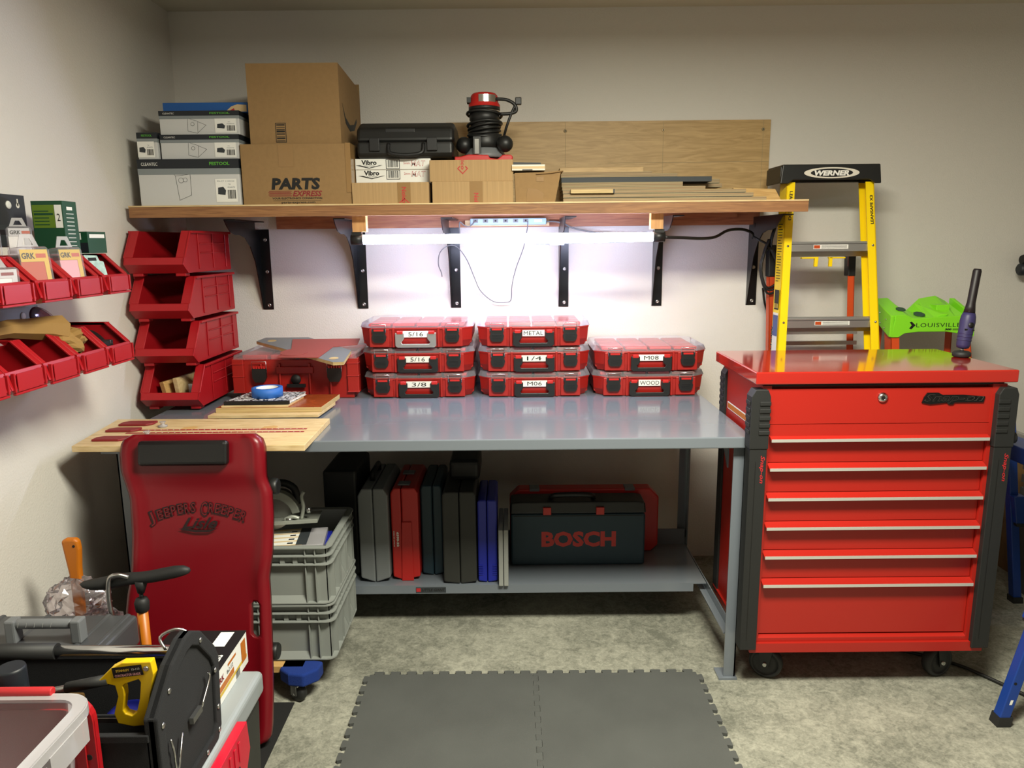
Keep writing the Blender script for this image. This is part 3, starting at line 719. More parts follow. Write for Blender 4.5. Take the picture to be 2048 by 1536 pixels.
# router
def router():
    cx, cy, z0 = 0, 0, 0
    o = (cx, cy, z0)
    t = thing('router_tool', 'red and black corded woodworking router standing on a brown carton', 'router', o)
    b = M(o)
    b.prism([(cx-.112, z0), (cx+.105, z0), (cx+.108, z0+.018), (cx+.10, z0+.026), (cx+.07, z0+.026), (cx+.05, z0+.010), (cx+.02, z0+.014), (cx+.015, z0+.026), (cx-.06, z0+.028), (cx-.09, z0+.02), (cx-.112, z0+.02)], 'y', cy-.09, cy+.09, m_cred); b.build('base_plate', t, .004, label='red base plate')
    b = M(o); b.lathe([(.084, .02), (.078, .035), (.068, .055), (.05, .065)], (cx, cy, z0), m_hgrey, 'z', 28); b.build('base_casting', t, label='grey metal base')
    b = M(o); b.lathe([(.062, .05), (.066, .08), (.064, .105), (.055, .12), (.054, .165), (.058, .17), (.058, .20)], (cx, cy, z0), m_blk, 'z', 28)
    b.build('motor_sleeve', t)
    b = M(o); b.lathe([(.060, .198), (.060, .204)], (cx, cy, z0), m_chrome, 'z', 28); b.build('clamp_ring', t)
    b = M(o); b.lathe([(.060, .205), (.060, .218)], (cx, cy, z0), m_blk, 'z', 28); b.lathe([(.060, .218), (.060, .228), (.054, .236), (.051, .262), (.044, .270)], (cx, cy, z0), m_cred, 'z', 28)
    b.box(cx-.066, cx-.05, cy-.02, cy+.02, z0+.235, z0+.255, m_blk); b.build('motor_housing', t, label='red motor housing')
    b = M(o)
    v = [];
    for i in range(7):
        a = math.radians(250+i*12); v.append((cx+.0565*math.cos(a), cy+.0565*math.sin(a)))
    vs = [(x, y, z0+.232) for x, y in v]+[(x, y, z0+.260) for x, y in v]
    b.add(vs, [(i, i+1, 8+i, 7+i) for i in range(6)], m_chrome, True); b.build('rating_plate', t, label='silver rating plate')
    for sx in (-1, 1):
        b = M(o); kx = cx+sx*.072; ky = cy-.045+(0 if sx > 0 else .03)
        b.tube([(cx+sx*.045, cy-.02, z0+.085), (kx, ky, z0+.078)], .018, m_blk, 12, sub=1)
        b.sphere((kx+sx*.006, ky-.015, z0+.07), .031, m_blk, (1, 1.0, 1.05)); b.build('knob_handle', t)
    b = M(o); b.box(cx-.042, cx-.012, cy-.078, cy-.055, z0+.03, z0+.098, m_blk); b.box(cx-.036, cx-.019, cy-.081, cy-.079, z0+.03, z0+.088, m_chrome); b.build('depth_scale', t, .002)
    b = M(o)
    for k, zz in enumerate((.112, .122, .132, .142, .152, .19)):
        pts = []
        for i in range(16):
            a = 2*math.pi*i/16; rr = .062+.004*math.sin(a*2+k)
            pts.append((cx+rr*math.cos(a+k), cy+rr*math.sin(a+k), z0+zz+.010*math.sin(a+k*1.7)))
        b.tube(pts, .0055, m_blk, 7, closed=True, sub=2)
    b.tube([(cx+.045, cy-.03, z0+.245), (cx+.085, cy-.03, z0+.242), (cx+.115, cy-.03, z0+.225), (cx+.122, cy-.03, z0+.20), (cx+.10, cy-.03, z0+.19), (cx+.06, cy-.03, z0+.188)], .0065, m_blk, 8)
    b.tube([(cx+.128, cy-.03, z0+.235), (cx+.108, cy-.03, z0+.20), (cx+.085, cy-.03, z0+.14), (cx+.07, cy, z0+.09)], .005, m_blk, 8)
    b.build('power_cord', t)
    b = M(o); b.box(cx+.118, cx+.142, cy-.04, cy-.02, z0+.222, z0+.25, m_blk); b.build('plug', t, .003)
    t.location = (-.108, 3.26, 1.9215); t.scale = (1.08, 1.08, 1.03)
router()

# lumber on the shelf
LU = [  # x0,x1,z0,z1,y0,material,label
    (.21, 1.03, ST, ST+.0155, 3.11, m_plyd, 'long plywood strip lowest of the lumber pile'),
    (.21, .98, ST+.0175, ST+.0325, 3.12, m_plyd, 'plywood strip second from the shelf in the lumber pile'),
    (.21, .955, ST+.0345, ST+.0485, 3.14, m_plyd, 'plywood strip with a shorter batten against its edge'),
    (.21, .80, ST+.0505, ST+.0645, 3.18, m_plyd, 'plywood strip just under the charcoal board'),
    (.72, .90, ST+.0665, ST+.082, 3.30, m_plyd, 'plywood strip behind the stack, longer than its neighbour above'),
    (.21, .715, ST+.0665, ST+.085, 3.22, m_plyd, 'thin plywood strip carrying the charcoal board'),
    (.21, .84, ST+.086, ST+.107, 3.24, m_charcoal, 'dark charcoal board in the lumber pile'),
    (.845, .90, ST+.0860, ST+.104, 3.34, m_plyd, 'grey-edged strip poking out behind the charcoal board end'),
    (.21, .70, ST+.108, ST+.122, 3.26, m_plyd, 'rough-edged plywood strip on top of the charcoal board'),
    (.21, .60, ST+.1225, ST+.134, 3.30, m_plyd, 'thin uppermost plywood strip of the lumber pile'),
    (.21, .57, ST+.1345, ST+.156, 3.34, m_ply, 'pale low board standing on edge behind the lumber pile')]
for (x0, x1, z0, z1, y0, m, lb) in LU:
    b = M(((x0+x1)/2, y0, z0)); b.box(x0, x1, y0, y0+(.18 if y0 < 3.3 else .09), z0, z1, m)
    if m is m_plyd:
        for q in (.33, .66): b.quad((x0, y0, z0+(z1-z0)*q), x1-x0, .0008, m_cedar, ex=.0003)
        b.quad((x0, y0, z0), x1-x0, .0012, m_charcoal, ex=.0004)
    tag(b.build('lumber_board', bev=.0008, seg=1), lb, 'board', 'boards stacked on the shelf')
b = M((.4, 3.10, ST+.036)); b.box(.24, .41, 3.105, 3.135, ST+.0345, ST+.050, m_birch); b.box(.41, .416, 3.104, 3.135, ST+.0345, ST+.050, m_charcoal); tag(b.build('wood_offcut'), 'short pale batten offcut lying along the front of the lumber pile', 'wood offcut')
b = M((1.0, 3.2, ST)); b.prism([(.955, ST), (1.17, ST), (1.135, ST+.058), (.955, ST+.064)], 'y', 3.32, 3.34, m_pine); tag(b.build('lumber_board', bev=.001), 'short pale board on edge with a slanted end at the shelf tip', 'board', 'boards stacked on the shelf')

# ---------------------------------------------------------------- parts organizers
BT = .9325
def organizer(x, y, z, text, label, grey=False, first=[None]):
    o = (x, y, z)
    w, d, h = .494, .385, .1105
    t = thing('parts_organizer', label, 'organizer', o, group='red clear-lidded parts organizers on the bench')
    def oct_(x0, x1, y0, y1, c): return [(x0+c, y0), (x1-c, y0), (x1, y0+c), (x1, y1-c), (x1-c, y1), (x0+c, y1), (x0, y1-c), (x0, y0+c)]
    if first[0] is None:
        L = {}
        P = M(); x0, x1 = -w/2+.006, w/2-.006
        P.prism(oct_(x0+.016, x1-.016, .014, d-.01, .055), 'z', 0, .03, m_org, poly2=oct_(x0+.004, x1-.004, .008, d-.004, .05)); P.prism(oct_(x0+.004, x1-.004, .008, d-.004, .05), 'z', .03, .084, m_org, poly2=oct_(x0, x1, .006, d-.004, .045))
        P.box(-.20, -.115, .001, .03, .004, .082, m_org); P.box(.115, .20, .001, .03, .004, .082, m_org)
        for sx in (-.102, .092): P.box(sx, sx+.010, .000, .03, .002, .088, m_org)
        P.prism(oct_(x0-.002, x1+.002, .002, d-.002, .05), 'z', .078, .086, m_org)
        for sx in (-1, 1): P.prism([(sx*.236, .07), (sx*.236, .015), (sx*.215, .006)], 'y', .06, .10, m_org)
        L['body'] = P.build('body', None, .0025, 2)
        P = M(); P.prism(oct_(-w/2, w/2, 0, d, .05), 'z', .0865, .108, m_clear, poly2=oct_(-w/2+.008, w/2-.008, .008, d-.008, .05))
        L['lid'] = P.build('lid', None, .002, 2)
        P = M()
        for (a, b_) in ((-.21, -.115), (-.105, -.01), (.0, .095), (.105, .205)):
            for (c, e) in ((.04, .13), (.14, .23), (.24, .345)):
                P.box(a, b_, c, e, .088, .101, m_cup)
        L['inner_bins'] = P.build('inner_bins', None, .004, 2, kind='stuff')
        del L['inner_bins']['kind']
        P = M(); P.prism([(-.027, .083), (.027, .083), (.027, .058), (.031, .05), (.027, .032), (.018, .024), (-.018, .024), (-.027, .032), (-.031, .05), (-.027, .058)], 'y', -.012, .001, m_blk)
        P.box(-.021, .021, -.0145, -.012, .074, .082, m_cup)
        for k in range(4): P.box(-.02, .02, -.0135, -.012, .034+k*.006, .037+k*.006, m_dk)
        P.tube([(-.029, -.008, .066), (-.029, -.008, .103), (.029, -.008, .103), (.029, -.008, .066)], .0018, m_chrome, 6, sub=1)
        L['latch'] = P.build('latch', None, label='black latch with a wire bail')
        P = M()
        hp = [(-.088, .066), (-.088, .010), (-.078, .002), (.078, .002), (.088, .010), (.088, .066), (.050, .066), (.050, .040), (.062, .026), (.058, .018), (-.058, .018), (-.062, .026), (-.050, .040), (-.050, .066)]
        P.prism(hp, 'y', -.012, -.002, m_blk)
        L['handle'] = P.build('handle', None, .002, 2, label='black carrying handle')
        P = M(); P.prism(hp, 'y', -.012, -.002, m_alu); L['handle_grey'] = P.build('handle', None, .002, 2)  # same handle in silver-grey: lamplight on it put into the colour
        P = M()
        for sx in (-1, 1): P.box(sx*.068-.013, sx*.068+.013, -.014, .002, .060, .074, m_cup)
        L['hinge_pads'] = P.build('handle_pivot', None, .002, 1)
        first[0] = L
    L = first[0]
    def use(k, loc=(0, 0, 0)):
        c = L[k].copy(); COL.objects.link(c); c.parent = t; c.location = loc; c.name = k.replace('_grey', '').replace('hinge_pads', 'handle_pivot')
        return c
    use('body'); use('lid'); use('inner_bins'); use('latch', (-.157, 0, 0)); use('latch', (.157, 0, 0)); hd = use('handle_grey' if grey else 'handle'); use('hinge_pads')
    if grey: hd['label'] = 'carrying handle with lamplight painted in as silver-grey'
    b = M(); wl = .115 if text not in ('METAL', 'WOOD') else .095
    b.box(-wl/2, wl/2, -.0028, -.001, .046, .073, m_white)
    tw = {1: .3}.get(len(text), .55) if text != 'METAL' and text != 'WOOD' else .88
    b.text(text, (-wl*tw/2, -.0028, .0505), wl*tw, .0175, m_black, ex=.0006)
    b.build('paper_label', t, label='white paper label reading '+text.lower())
    return t
G = 'parts organizer'
zz = [BT, BT+.111, BT+.222]
organizer(-.410, 3.215, zz[0], '3/8', 'red parts organizer labelled 3/8, lowest of the stack beside the toolbox')
organizer(-.412, 3.213, zz[1], '5/16', 'red parts organizer labelled 5/16 with a black handle, second of its stack')
organizer(-.416, 3.205, zz[2], '5/16', 'red parts organizer labelled 5/16 with a handle coloured lamp-lit grey, topmost of its stack', True)
organizer(.094, 3.212, zz[0], 'M06', 'red parts organizer labelled M06, lowest of the middle stack')
organizer(.093, 3.213, zz[1], '1/4', 'red parts organizer labelled 1/4, second of the middle stack')
organizer(.090, 3.205, zz[2], 'METAL', 'red parts organizer labelled metal, topmost of the middle stack')
organizer(.594, 3.205, zz[0], 'WOOD', 'red parts organizer labelled wood, lower of the two-high stack')
organizer(.598, 3.200, zz[1], 'M08', 'red parts organizer labelled M08, upper of the two-high stack near the cart')
import sys
_p = organizer.__defaults__[-1][0]
for k in list(_p.values()): D.objects.remove(k)

# larger packout-like organizer
def toolbox_red():
    o = (-.945, 3.21, BT)
    x0, x1 = -1.222, -.672
    t = thing('organizer_case', 'deep red organizer case with clear lid, boards lying on top', 'organizer', o)
    b = M(o)
    b.box(x0+.02, x1-.02, 3.225, 3.59, BT, 1.105, m_org, .006)
    for xa in (x0, x1-.05): b.box(xa, xa+.05, 3.215, 3.25, BT+.03, 1.11, m_org)
    for xa in (x0, x1-.05):
        for k in (0.96, 1.03, 1.085): b.box(xa-.002, xa+.052, 3.212, 3.25, k, k+.006, m_org)
    for xa in (-1.10, -1.02, -.89, -.80): b.box(xa, xa+.008, 3.214, 3.23, BT+.02, 1.09, m_org)
    b.box(-1.03, -.87, 3.212, 3.23, 1.045, 1.075, m_org)
    b.build('body', t, .004)
    b = M(o); b.box(x0+.01, x1-.01, 3.218, 3.59, 1.107, 1.128, m_clear, -.004); b.build('lid', t, .004)
    b = M(o)
    for i in range(4):
        for j in range(3): b.box(-1.19+i*.125, -1.08+i*.125, 3.26+j*.11, 3.36+j*.11, 1.106, 1.122, m_cup)
    b.build('inner_bins', t, .004)
    for xc in (-1.10, -.775):
        b = M(o); b.prism([(xc-.03, 1.07), (xc+.03, 1.07), (xc+.03, 1.03), (xc+.02, 1.01), (xc-.02, 1.01), (xc-.03, 1.03)], 'y', 3.198, 3.214, m_blk)
        for k in range(5): b.box(xc-.024+k*.011, xc-.018+k*.011, 3.199, 3.21, 1.066, 1.08, m_cup)
        b.tube([(xc-.031, 3.204, 1.05), (xc-.031, 3.204, 1.10), (xc+.031, 3.204, 1.10), (xc+.031, 3.204, 1.05)], .0017, m_chrome, 6, sub=1); b.build('latch', t, label='black latch with a wire bail')
    b = M(o); b.lathe([(.0, 0), (.022, 0), (.022, .004)], (-.945, 3.208, 1.02), m_black, 'y', 20); b.box(-.985, -.905, 3.205, 3.215, .985, 1.0, m_dk); b.build('socket', t)
toolbox_red()
o = (-.95, 3.3, 1.13)
TX = Matrix.Translation((0, 3.218, 1.144)) @ Matrix.Rotation(math.atan(.11), 4, 'X') @ Matrix.Translation((0, -3.218, 0))
b = M(o); b.xf = TX; pl = [(-1.17, 3.40), (-1.15, 3.47), (-.95, 3.47), (-.700, 3.22), (-.692, 3.03), (-.735, 3.025)]
b.prism(pl, 'z', -.013, 0, m_birch); b.prism([(x*.999-.0008, y) for x, y in pl], 'z', .0001, .001, m_cgrey)
for x, y in ((-1.10, 3.405), (-.745, 3.085)): b.lathe([(.020, .0011), (.020, .0014)], (x, y, 0), m_birch, 'z', 20)
tag(b.build('laminate_board', bev=.0006, seg=1), 'grey laminated plywood piece with two round holes atop the red case', 'board')
m_sheet = mat('sheet_red', '#9a4a44', .6)
b = M(o); b.xf = TX
b.prism([(-1.01, 3.42), (-.70, 3.42), (-.69, 3.31), (-.79, 3.27), (-.81, 3.09), (-.985, 3.10), (-.955, 3.2)], 'z', .0018, .0045, m_sheet)
b.lathe([(.058, .0048), (.058, .0065)], (-.935, 3.175, 0), m_sheet, 'z', 28)
tag(b.build('red_sheet'), 'flat dull red sheet cut to an angular outline on the laminated board', 'sheet')

# big stacking bins
def bin_geo(t, o, w, d, h, fz, lip, sl, m, label_slot=False, feet=True, th=.005, fl=.03):
    """hopper bin opening towards -y; local coords; nose at y=0"""
    side = [(d, 0), (.05*d+.02, 0), (0, fz), (lip*.25, lip), (sl, h), (d, h)]
    b = M(o)
    for x in (-w/2, w/2-th):
        b.prism([(.05*d+.02, 0), (d, 0), (d, h), (sl, h), (lip*.2, lip), (0, fz)], 'x', x, x+th, m)
    b.box(-w/2, w/2, .05*d+.02, d, 0, th, m); b.box(-w/2, w/2, d-th, d, 0, h, m)
    b.prism([(.05*d+.02, 0), (.05*d+.02+th, 0), (th, fz), (th+lip*.2, lip), (lip*.2, lip), (0, fz)], 'x', -w/2, w/2, m)
    # flange along the slanted edges and across the top
    L = math.hypot(sl-lip*.2, h-lip)
    for sx in (-1, 1):
        xa, xb = (-w/2-.004, -w/2+fl) if sx < 0 else (w/2-fl, w/2+.004)
        b.prism([(lip*.2, lip), (sl, h), (sl+.008, h), (lip*.2+.008, lip)], 'x', xa, xb, m)
        xa, xb = (-w/2-.010, -w/2+.004) if sx < 0 else (w/2-.004, w/2+.010)
        b.box(xa, xb, sl, d, h-.010, h, m)
        for yy in (.32, .62, .9):
            xo = (-w/2-.004) if sx < 0 else w/2
            b.prism([(d*yy-.012, .012), (d*yy+.004, .012), (d*yy-.004, h-.01), (d*yy-.010, h-.01)], 'x', xo, xo+.004, m)
        if h > .15:
            xo = (-w/2-.003) if sx < 0 else w/2
            for zq in (.45, .68): b.box(xo, xo+.003, d*.34, d*.88, h*zq, h*zq+.006, m)
    if feet:
        for sx in (-1, 1): b.box(sx*w*.36-.02, sx*w*.36+.02, .05*d+.02, .05*d+.06, -.012, 0, m)
    if label_slot:
        for sx in (-1, 1): b.box(sx*(w/2-.012)-.003, sx*(w/2-.012)+.003, -.004, .006, fz*.3+.006, lip-.004, m)
        b.box(-w/2+.01, w/2-.01, -.003, .006, fz*.2, fz*.2+.006, m)
    return b
bins = ['topmost big red stacking bin, empty, close under the wooden shelf', 'second big red stacking bin from the shelf, empty and dark inside',
        'third big red stacking bin down, holding a pale folded card', 'lowest big red stacking bin, holding wood offcuts and a metal bracket']
for i, lb in enumerate(bins):
    z = 1.478-.1795*i+.012; zz_ = z
    dx = -1.398+.004*i
    o = (dx, 2.955, z-.0)
    t = thing('stacking_bin', lb, 'bin', (dx, 2.955, z), group='big red stacking bins piled on the bench')
    bb = bin_geo(t, (0, 0, 0), .236, .50, .166, .035, .062, .085, m_bin, fl=.034); bb.build('bin_shell', t, .0015, 1)
ob_z = 1.478-.1795*3+.012
b = M((-1.40, 3.06, ob_z+.006))
b.xf = Matrix.Translation((-1.40, 3.08, ob_z+.03)) @ Matrix.Rotation(math.radians(-12), 4, 'Y') @ Matrix.Rotation(math.radians(-20), 4, 'Z')
b.box(-.055, -.033, -.03, .22, 0, .07, m_pine); tag(b.build('wood_offcut', bev=.001), 'pale wood offcut lying in the lowest big red bin', 'wood offcut', 'offcuts in the lowest red bin')
b = M((-1.38, 3.06, ob_z+.006)); b.xf = Matrix.Translation((-1.37, 3.08, ob_z+.03)) @ Matrix.Rotation(math.radians(-8), 4, 'Y') @ Matrix.Rotation(math.radians(-14), 4, 'Z')
b.box(-.025, -.005, -.03, .24, 0, .08, m_plyl); tag(b.build('wood_offcut', bev=.001), 'second pale offcut leaning against its neighbour in the lowest bin', 'wood offcut', 'offcuts in the lowest red bin')
b = M((-1.34, 3.05, ob_z+.01)); b.xf = Matrix.Translation((-1.345, 3.05, ob_z+.008)) @ Matrix.Rotation(math.radians(-10), 4, 'Z')
b.prism([(0, 0), (.006, 0), (.006, .035), (.014, .035), (.014, .0), (.05, 0), (.05, .006), (.02, .006), (.02, .045), (.05, .045), (.05, .075), (0, .075)], 'y', 0, .12, m_alu)
tag(b.build('metal_bracket'), 'shiny slotted metal bracket lying in the lowest big red bin', 'bracket')
b = M((-1.34, 3.1, 1.478-.359+.02)); b.xf = Matrix.Translation((-1.35, 3.12, 1.478-.359+.018)) @ Matrix.Rotation(math.radians(20), 4, 'Z')
b.prism([(0, 0), (.07, .004), (.065, .05), (.0, .06)], 'y', 0, .002, m_pink); b.prism([(0.02, 0), (.075, .0), (.07, .04), (.02, .045)], 'y', .01, .012, m_pink)
tag(b.build('folded_card'), 'pale pink folded card in the third big red bin', 'card')

# ---------------------------------------------------------------- things on the bench, near end
b = M((-1.1, 2.57, BT)); b.xf = None
o = (-1.08, 2.57, BT)
t = thing('jig_board', 'pale plywood jig board with red scales and slots overhanging the bench edge', 'jig', o)
b = M(o); b.prism([(-1.455, 2.385), (-.685, 2.372), (-.692, 2.752), (-1.500, 2.768)], 'z', BT, BT+.020, m_plyl)
b.quad((-1.18, 2.62, BT+.020), .45, .002, m_birch, right=(1, -.005, 0), up=(0, 1, 0), ex=.0005); b.quad((-1.18, 2.72, BT+.020), .45, .002, m_birch, right=(1, -.005, 0), up=(0, 1, 0), ex=.0005)
b.build('base_board', t, .001, 1)
b = M(o)
for y in (2.545, 2.585):
    b.box(-1.36, -.735, y, y+.014, BT+.0203, BT+.0208, m_redstrip)
    for k in range(26): b.box(-1.30+k*.022, -1.297+k*.022, y+.005, y+.009, BT+.0209, BT+.0212, m_white)
b.build('red_scale', t, label='dark red inlaid scale with white dots')
for (x0, x1, y0, y1) in ((-1.44, -1.32, 2.655, 2.71), (-1.44, -1.33, 2.565, 2.61), (-1.42, -1.31, 2.44, 2.49)):
    b = M(o); b.prism([(x0, y0), (x1-.02, y0), (x1, y0+.015), (x1, y1), (x0+.02, y1), (x0, y1-.02)], 'z', BT+.0203, BT+.028, m_dred); b.build('stop_block', t, .002)
for (x, y) in ((-1.27, 2.64), (-1.26, 2.50)):
    b = M(o); b.lathe([(.016, .02), (.016, .026), (.007, .028), (.007, .036), (.012, .04)], (x, y, BT), m_frost, 'z', 12); b.build('clear_knob', t)
for x in (-1.19, -.90):
    b = M(o); b.prism([(x, 2.60), (x+.05, 2.60), (x+.05, 2.635), (x+.03, 2.645), (x, 2.63)], 'z', BT+.0202, BT+.0206, m_pine); b.build('finger_notch', t)
BD = [((-1.14, -.76, 2.80, 3.02, 0, .007), m_charcoal, 'thin dark-faced board, lowest under the notebook pile'),
      ((-1.18, -.755, 2.82, 3.05, .0075, .019), m_plyl, 'pale long board, second from below in the notebook pile'),
      ((-1.165, -.752, 2.865, 3.12, .0195, .038), m_birch, 'thick plywood board with a glossy orange-brown face'),
      ((-1.145, -.885, 2.87, 3.05, .0385, .046), m_plyl, 'thin pale board directly under the speckled notebook')]
for (x0, x1, y0, y1, z0, z1), m, lb in BD:
    o = ((x0+x1)/2, y0, BT+z0); b = M(o)
    b.prism([(x0, y0), (x1, y0+.004), (x1+.015, y1), (x0+.02, y1)], 'z', BT+z0, BT+z1, m)
    if 'orange' in lb: b.prism([(x0+.001, y0+.001), (x1-.001, y0+.005), (x1+.014, y1-.001), (x0+.021, y1-.001)], 'z', BT+z1, BT+z1+.0004, m_orange_lam)
    tag(b.build('board', bev=.0006, seg=1), lb, 'board', 'boards stacked under the notebook')
o = (-1.0, 2.89, BT+.0465)
t = thing('notebook', 'black and white speckled composition notebook under the blue tape roll', 'notebook', o)
b = M(o); b.prism([(-1.13, 2.885), (-.888, 2.89), (-.868, 3.07), (-1.10, 3.07)], 'z', BT+.0485, BT+.0585, m_white); b.build('pages', t)
b = M(o)
for z in (BT+.0468, BT+.0586): b.prism([(-1.135, 2.880), (-.886, 2.885), (-.864, 3.075), (-1.10, 3.075)], 'z', z, z+.0016, m_marble)
b.prism([(-1.137, 2.878), (-.884, 2.883), (-.883, 2.898), (-1.136, 2.893)], 'z', BT+.0466, BT+.0604, m_black); b.build('cover', t)
o = (-1.0, 2.98, BT+.0606)
t = thing('tape_roll', 'roll of blue masking tape lying on the speckled notebook', 'tape', o)
b = M(o); c = (-.998, 2.985, BT+.0606); b.lathe([(.044, 0), (.061, 0), (.061, .037), (.044, .037), (.044, 0)], c, m_tapeb, 'z', 40); b.build('tape', t)
b = M(o); b.lathe([(.041, .001), (.0438, .001), (.0438, .036), (.041, .036), (.041, .001)], c, m_white, 'z', 40); b.build('cardboard_core', t)

# ---------------------------------------------------------------- side wall: rails and small bins
for (z0, z1, lb, m) in ((1.60, 1.757, 'dark louvred steel rail holding the upper row of small red bins', m_raild), (1.30, 1.413, 'grey louvred steel rail holding the lower row of small red bins', m_rail)):
    o = (WX, 1.9, z0)
    t = thing('louvred_rail', lb, 'wall rail', o)
    b = M(o); b.box(WX+.0005, WX+.004, 1.2, 2.43, z0, z1, m)
    for k in range(7): b.prism([(WX+.004, z0+.035), (WX+.014, z0+.05), (WX+.004, z0+.065)], 'y', 1.25+k*.165, 1.35+k*.165, m)
    b.build('rail_plate', t)
    b = M(o); b.lathe([(.013, .004), (.011, .007), (.004, .008)], (WX, 2.35, z0+.085 if z0 < 1.5 else z0+.125), m_white, 'x', 16); b.build('screw', t)
    b = M(o); b.lathe([(.008, .0042), (.008, .0046)], (WX, 2.395, z0+.085 if z0 < 1.5 else z0+.125), m_paper, 'x', 12); b.box(WX+.0042, WX+.0046, 2.392, 2.398, (z0+.085 if z0 < 1.5 else z0+.125)-.001, (z0+.09 if z0 < 1.5 else z0+.13)+.015, m_paper); b.build('keyhole_slot', t)
UP = [(2.428, 'upper small red wall bin at the row end, holding a torn pale packet'), (2.255, 'upper small red wall bin with the pale pink screw pack'),
      (2.092, 'upper small red wall bin with the orange screw pack'), (1.922, 'upper small red wall bin with the white screw box in front'), (1.765, 'upper small red wall bin cut by the picture edge')]
LO = [(2.402, 'lower small red wall bin at the row end, scuffed, holding a black reel'), (2.243, 'lower small red wall bin stuffed with crumpled brown paper'),
      (2.083, 'lower small red wall bin with small clear parts bags'), (1.927, 'lower small red wall bin, empty and dark inside'), (1.775, 'lower small red wall bin next to the empty one, cut by the picture edge')]
proto = None
for zb, rows, g in ((1.446, UP, 'small red bins in the upper wall row'), (1.224, LO, 'small red bins in the lower wall row')):
    for y, lb in rows:
        if proto is None:
            proto = thing('wall_bin', lb, 'bin', (-1.262, y, zb), math.pi/2, group=g)
            bb = bin_geo(proto, (0, 0, 0), .150, .268, .128, .018, .064, .078, m_bin, label_slot=True, feet=False, th=.004, fl=.016)
            bb.build('bin_shell', proto, .001, 1)
            bb = M(); bb.box(-.052, .052, -.0025, -.0005, .012, .058, m_bin); bb.build('label_slot', proto)
        else:
            dup(proto, lb, (-1.262, y, zb), math.pi/2, g)
def clam(x, y, z, w, d, h, rz, tilt, card, label, group, text='GRK', tcol=None, tab=True, nm='screw_pack'):
    t = thing(nm, label, 'screw pack', (x, y, z), rz, group)
    t.rotation_euler = (math.radians(tilt), 0, rz)
    b = M(); b.prism([(-w/2, 0), (w/2, 0), (w/2, h*.86), (w/2-.008, h*.94), (-w/2+.008, h*.94), (-w/2, h*.86)], 'y', 0, d, m_clear)
    b.build('clear_shell', t, .002, 1)
    if tab:
        b = M(); a = [(-w*.34, h*.94), (w*.34, h*.94), (w*.2, h*1.22), (-w*.2, h*1.22)]; i_ = [(-w*.17, h*.99), (w*.17, h*.99), (w*.08, h*1.13), (-w*.08, h*1.13)]
        b.ring(a, i_, 'y', d*.45, d*.45+.002, m_frost); b.build('hang_tab', t)
    b = M(); b.box(-w/2+.005, w/2-.005, .004, d-.004, .004, h*.62, card[0]); b.box(-w/2+.006, w/2-.006, .0025, .0035, h*.62, h*.88, card[1])
    b.box(w/2-.02, w/2-.006, .0028, .0036, .006, h*.62, card[1])
    b.text(text, (-w/2+.009, .0024, h*.68), w*.42, h*.13, m_black, bold=.03); b.quad((-w/2+.01+w*.44, .0024, h*.70), w*.32, h*.09, card[2], ex=.0004)
    b.build('card_insert', t, label=tcol)
    return t
GP = 'clear screw packs in the upper wall bins'
clam(-1.30, 2.255, 1.487, .088, .04, .118, math.radians(75), -6, (m_pink, m_gold, m_amber), 'clear screw pack with pale pink contents leaning out of its bin', GP)
clam(-1.30, 2.085, 1.480, .096, .04, .128, math.radians(72), -6, (m_amber, m_gold, m_amber), 'clear screw pack with orange contents and yellow header', GP)
clam(-1.295, 1.915, 1.468, .105, .05, .085, math.radians(70), 0, (m_white, m_lgrey, m_dred), 'clear hinged box with white card and dark red stripe', GP, tab=True)
clam(-1.385, 2.15, 1.576, .062, .05, .085, math.radians(35), 0, (m_white, m_lgrey, m_amber), 'clear box with white and orange card standing above the bins', GP)
clam(-1.43, 2.07, 1.576, .075, .05, .085, math.radians(35), 0, (m_cream, m_cream, m_cream), 'clear box with tan card standing above the bins', GP)
clam(-1.41, 1.97, 1.576, .075, .05, .09, math.radians(40), 0, (m_lgrey, m_white, m_lgrey), 'clear box with bluish white card above the bins near the edge', GP)
clam(-1.40, 2.41, 1.576, .05, .03, .045, math.radians(50), 0, (m_lgrey, m_lgrey, m_white), 'little clear box just past the dark green box', GP)
# striped tape card
b = M((-1.36, 1.86, 1.46)); b.xf = Matrix.Translation((-1.36, 1.80, 1.47)) @ Matrix.Rotation(math.radians(60), 4, 'Z') @ Matrix.Rotation(math.radians(-15), 4, 'X')
b.box(-.05, .05, 0, .004, 0, .14, m_black)
for k in range(5): b.box(-.05, .05, -.001, .0, .03+k*.022, .037+k*.022, m_gold)
tag(b.build('striped_card'), 'black card with yellow stripes standing in the near upper bin', 'card')
# torn packet in the end bin
b = M((-1.30, 2.41, 1.50)); b.xf = Matrix.Translation((-1.305, 2.40, 1.468)) @ Matrix.Rotation(math.radians(70), 4, 'Z') @ Matrix.Rotation(math.radians(-14), 4, 'X')
m_teal = mat('pale_teal', '#a9c4bf', .5, var=.25, vscale=60)
b.prism([(-.035, 0), (.038, 0), (.036, .085), (.022, .088), (.018, .105), (-.03, .108), (-.034, .06)], 'y', 0, .012, m_teal); b.quad((-.02, 0, .088), .03, .01, m_black, ex=.001)
tag(b.build('torn_packet', bev=.002), 'torn pale teal packet in the end bin of the upper row', 'packet')
o = (-1.405, 2.33, 1.5765)
t = thing('screw_box', 'tall dark green carton with a yellow-green label numbered 2, on the bin rims', 'box', o)
b = M(o); b.box(-1.455, -1.36, 2.33, 2.405, 1.5765, 1.735, m_dgreen); b.build('carton', t, .001)
b = M(o); b.quad((-1.452, 2.33, 1.655), .066, .068, m_olive, ex=.0006); b.quad((-1.385, 2.33, 1.655), .022, .068, m_white, ex=.0006)
b.text('2', (-1.379, 2.33, 1.675), .010, .022, m_black, ex=.001)
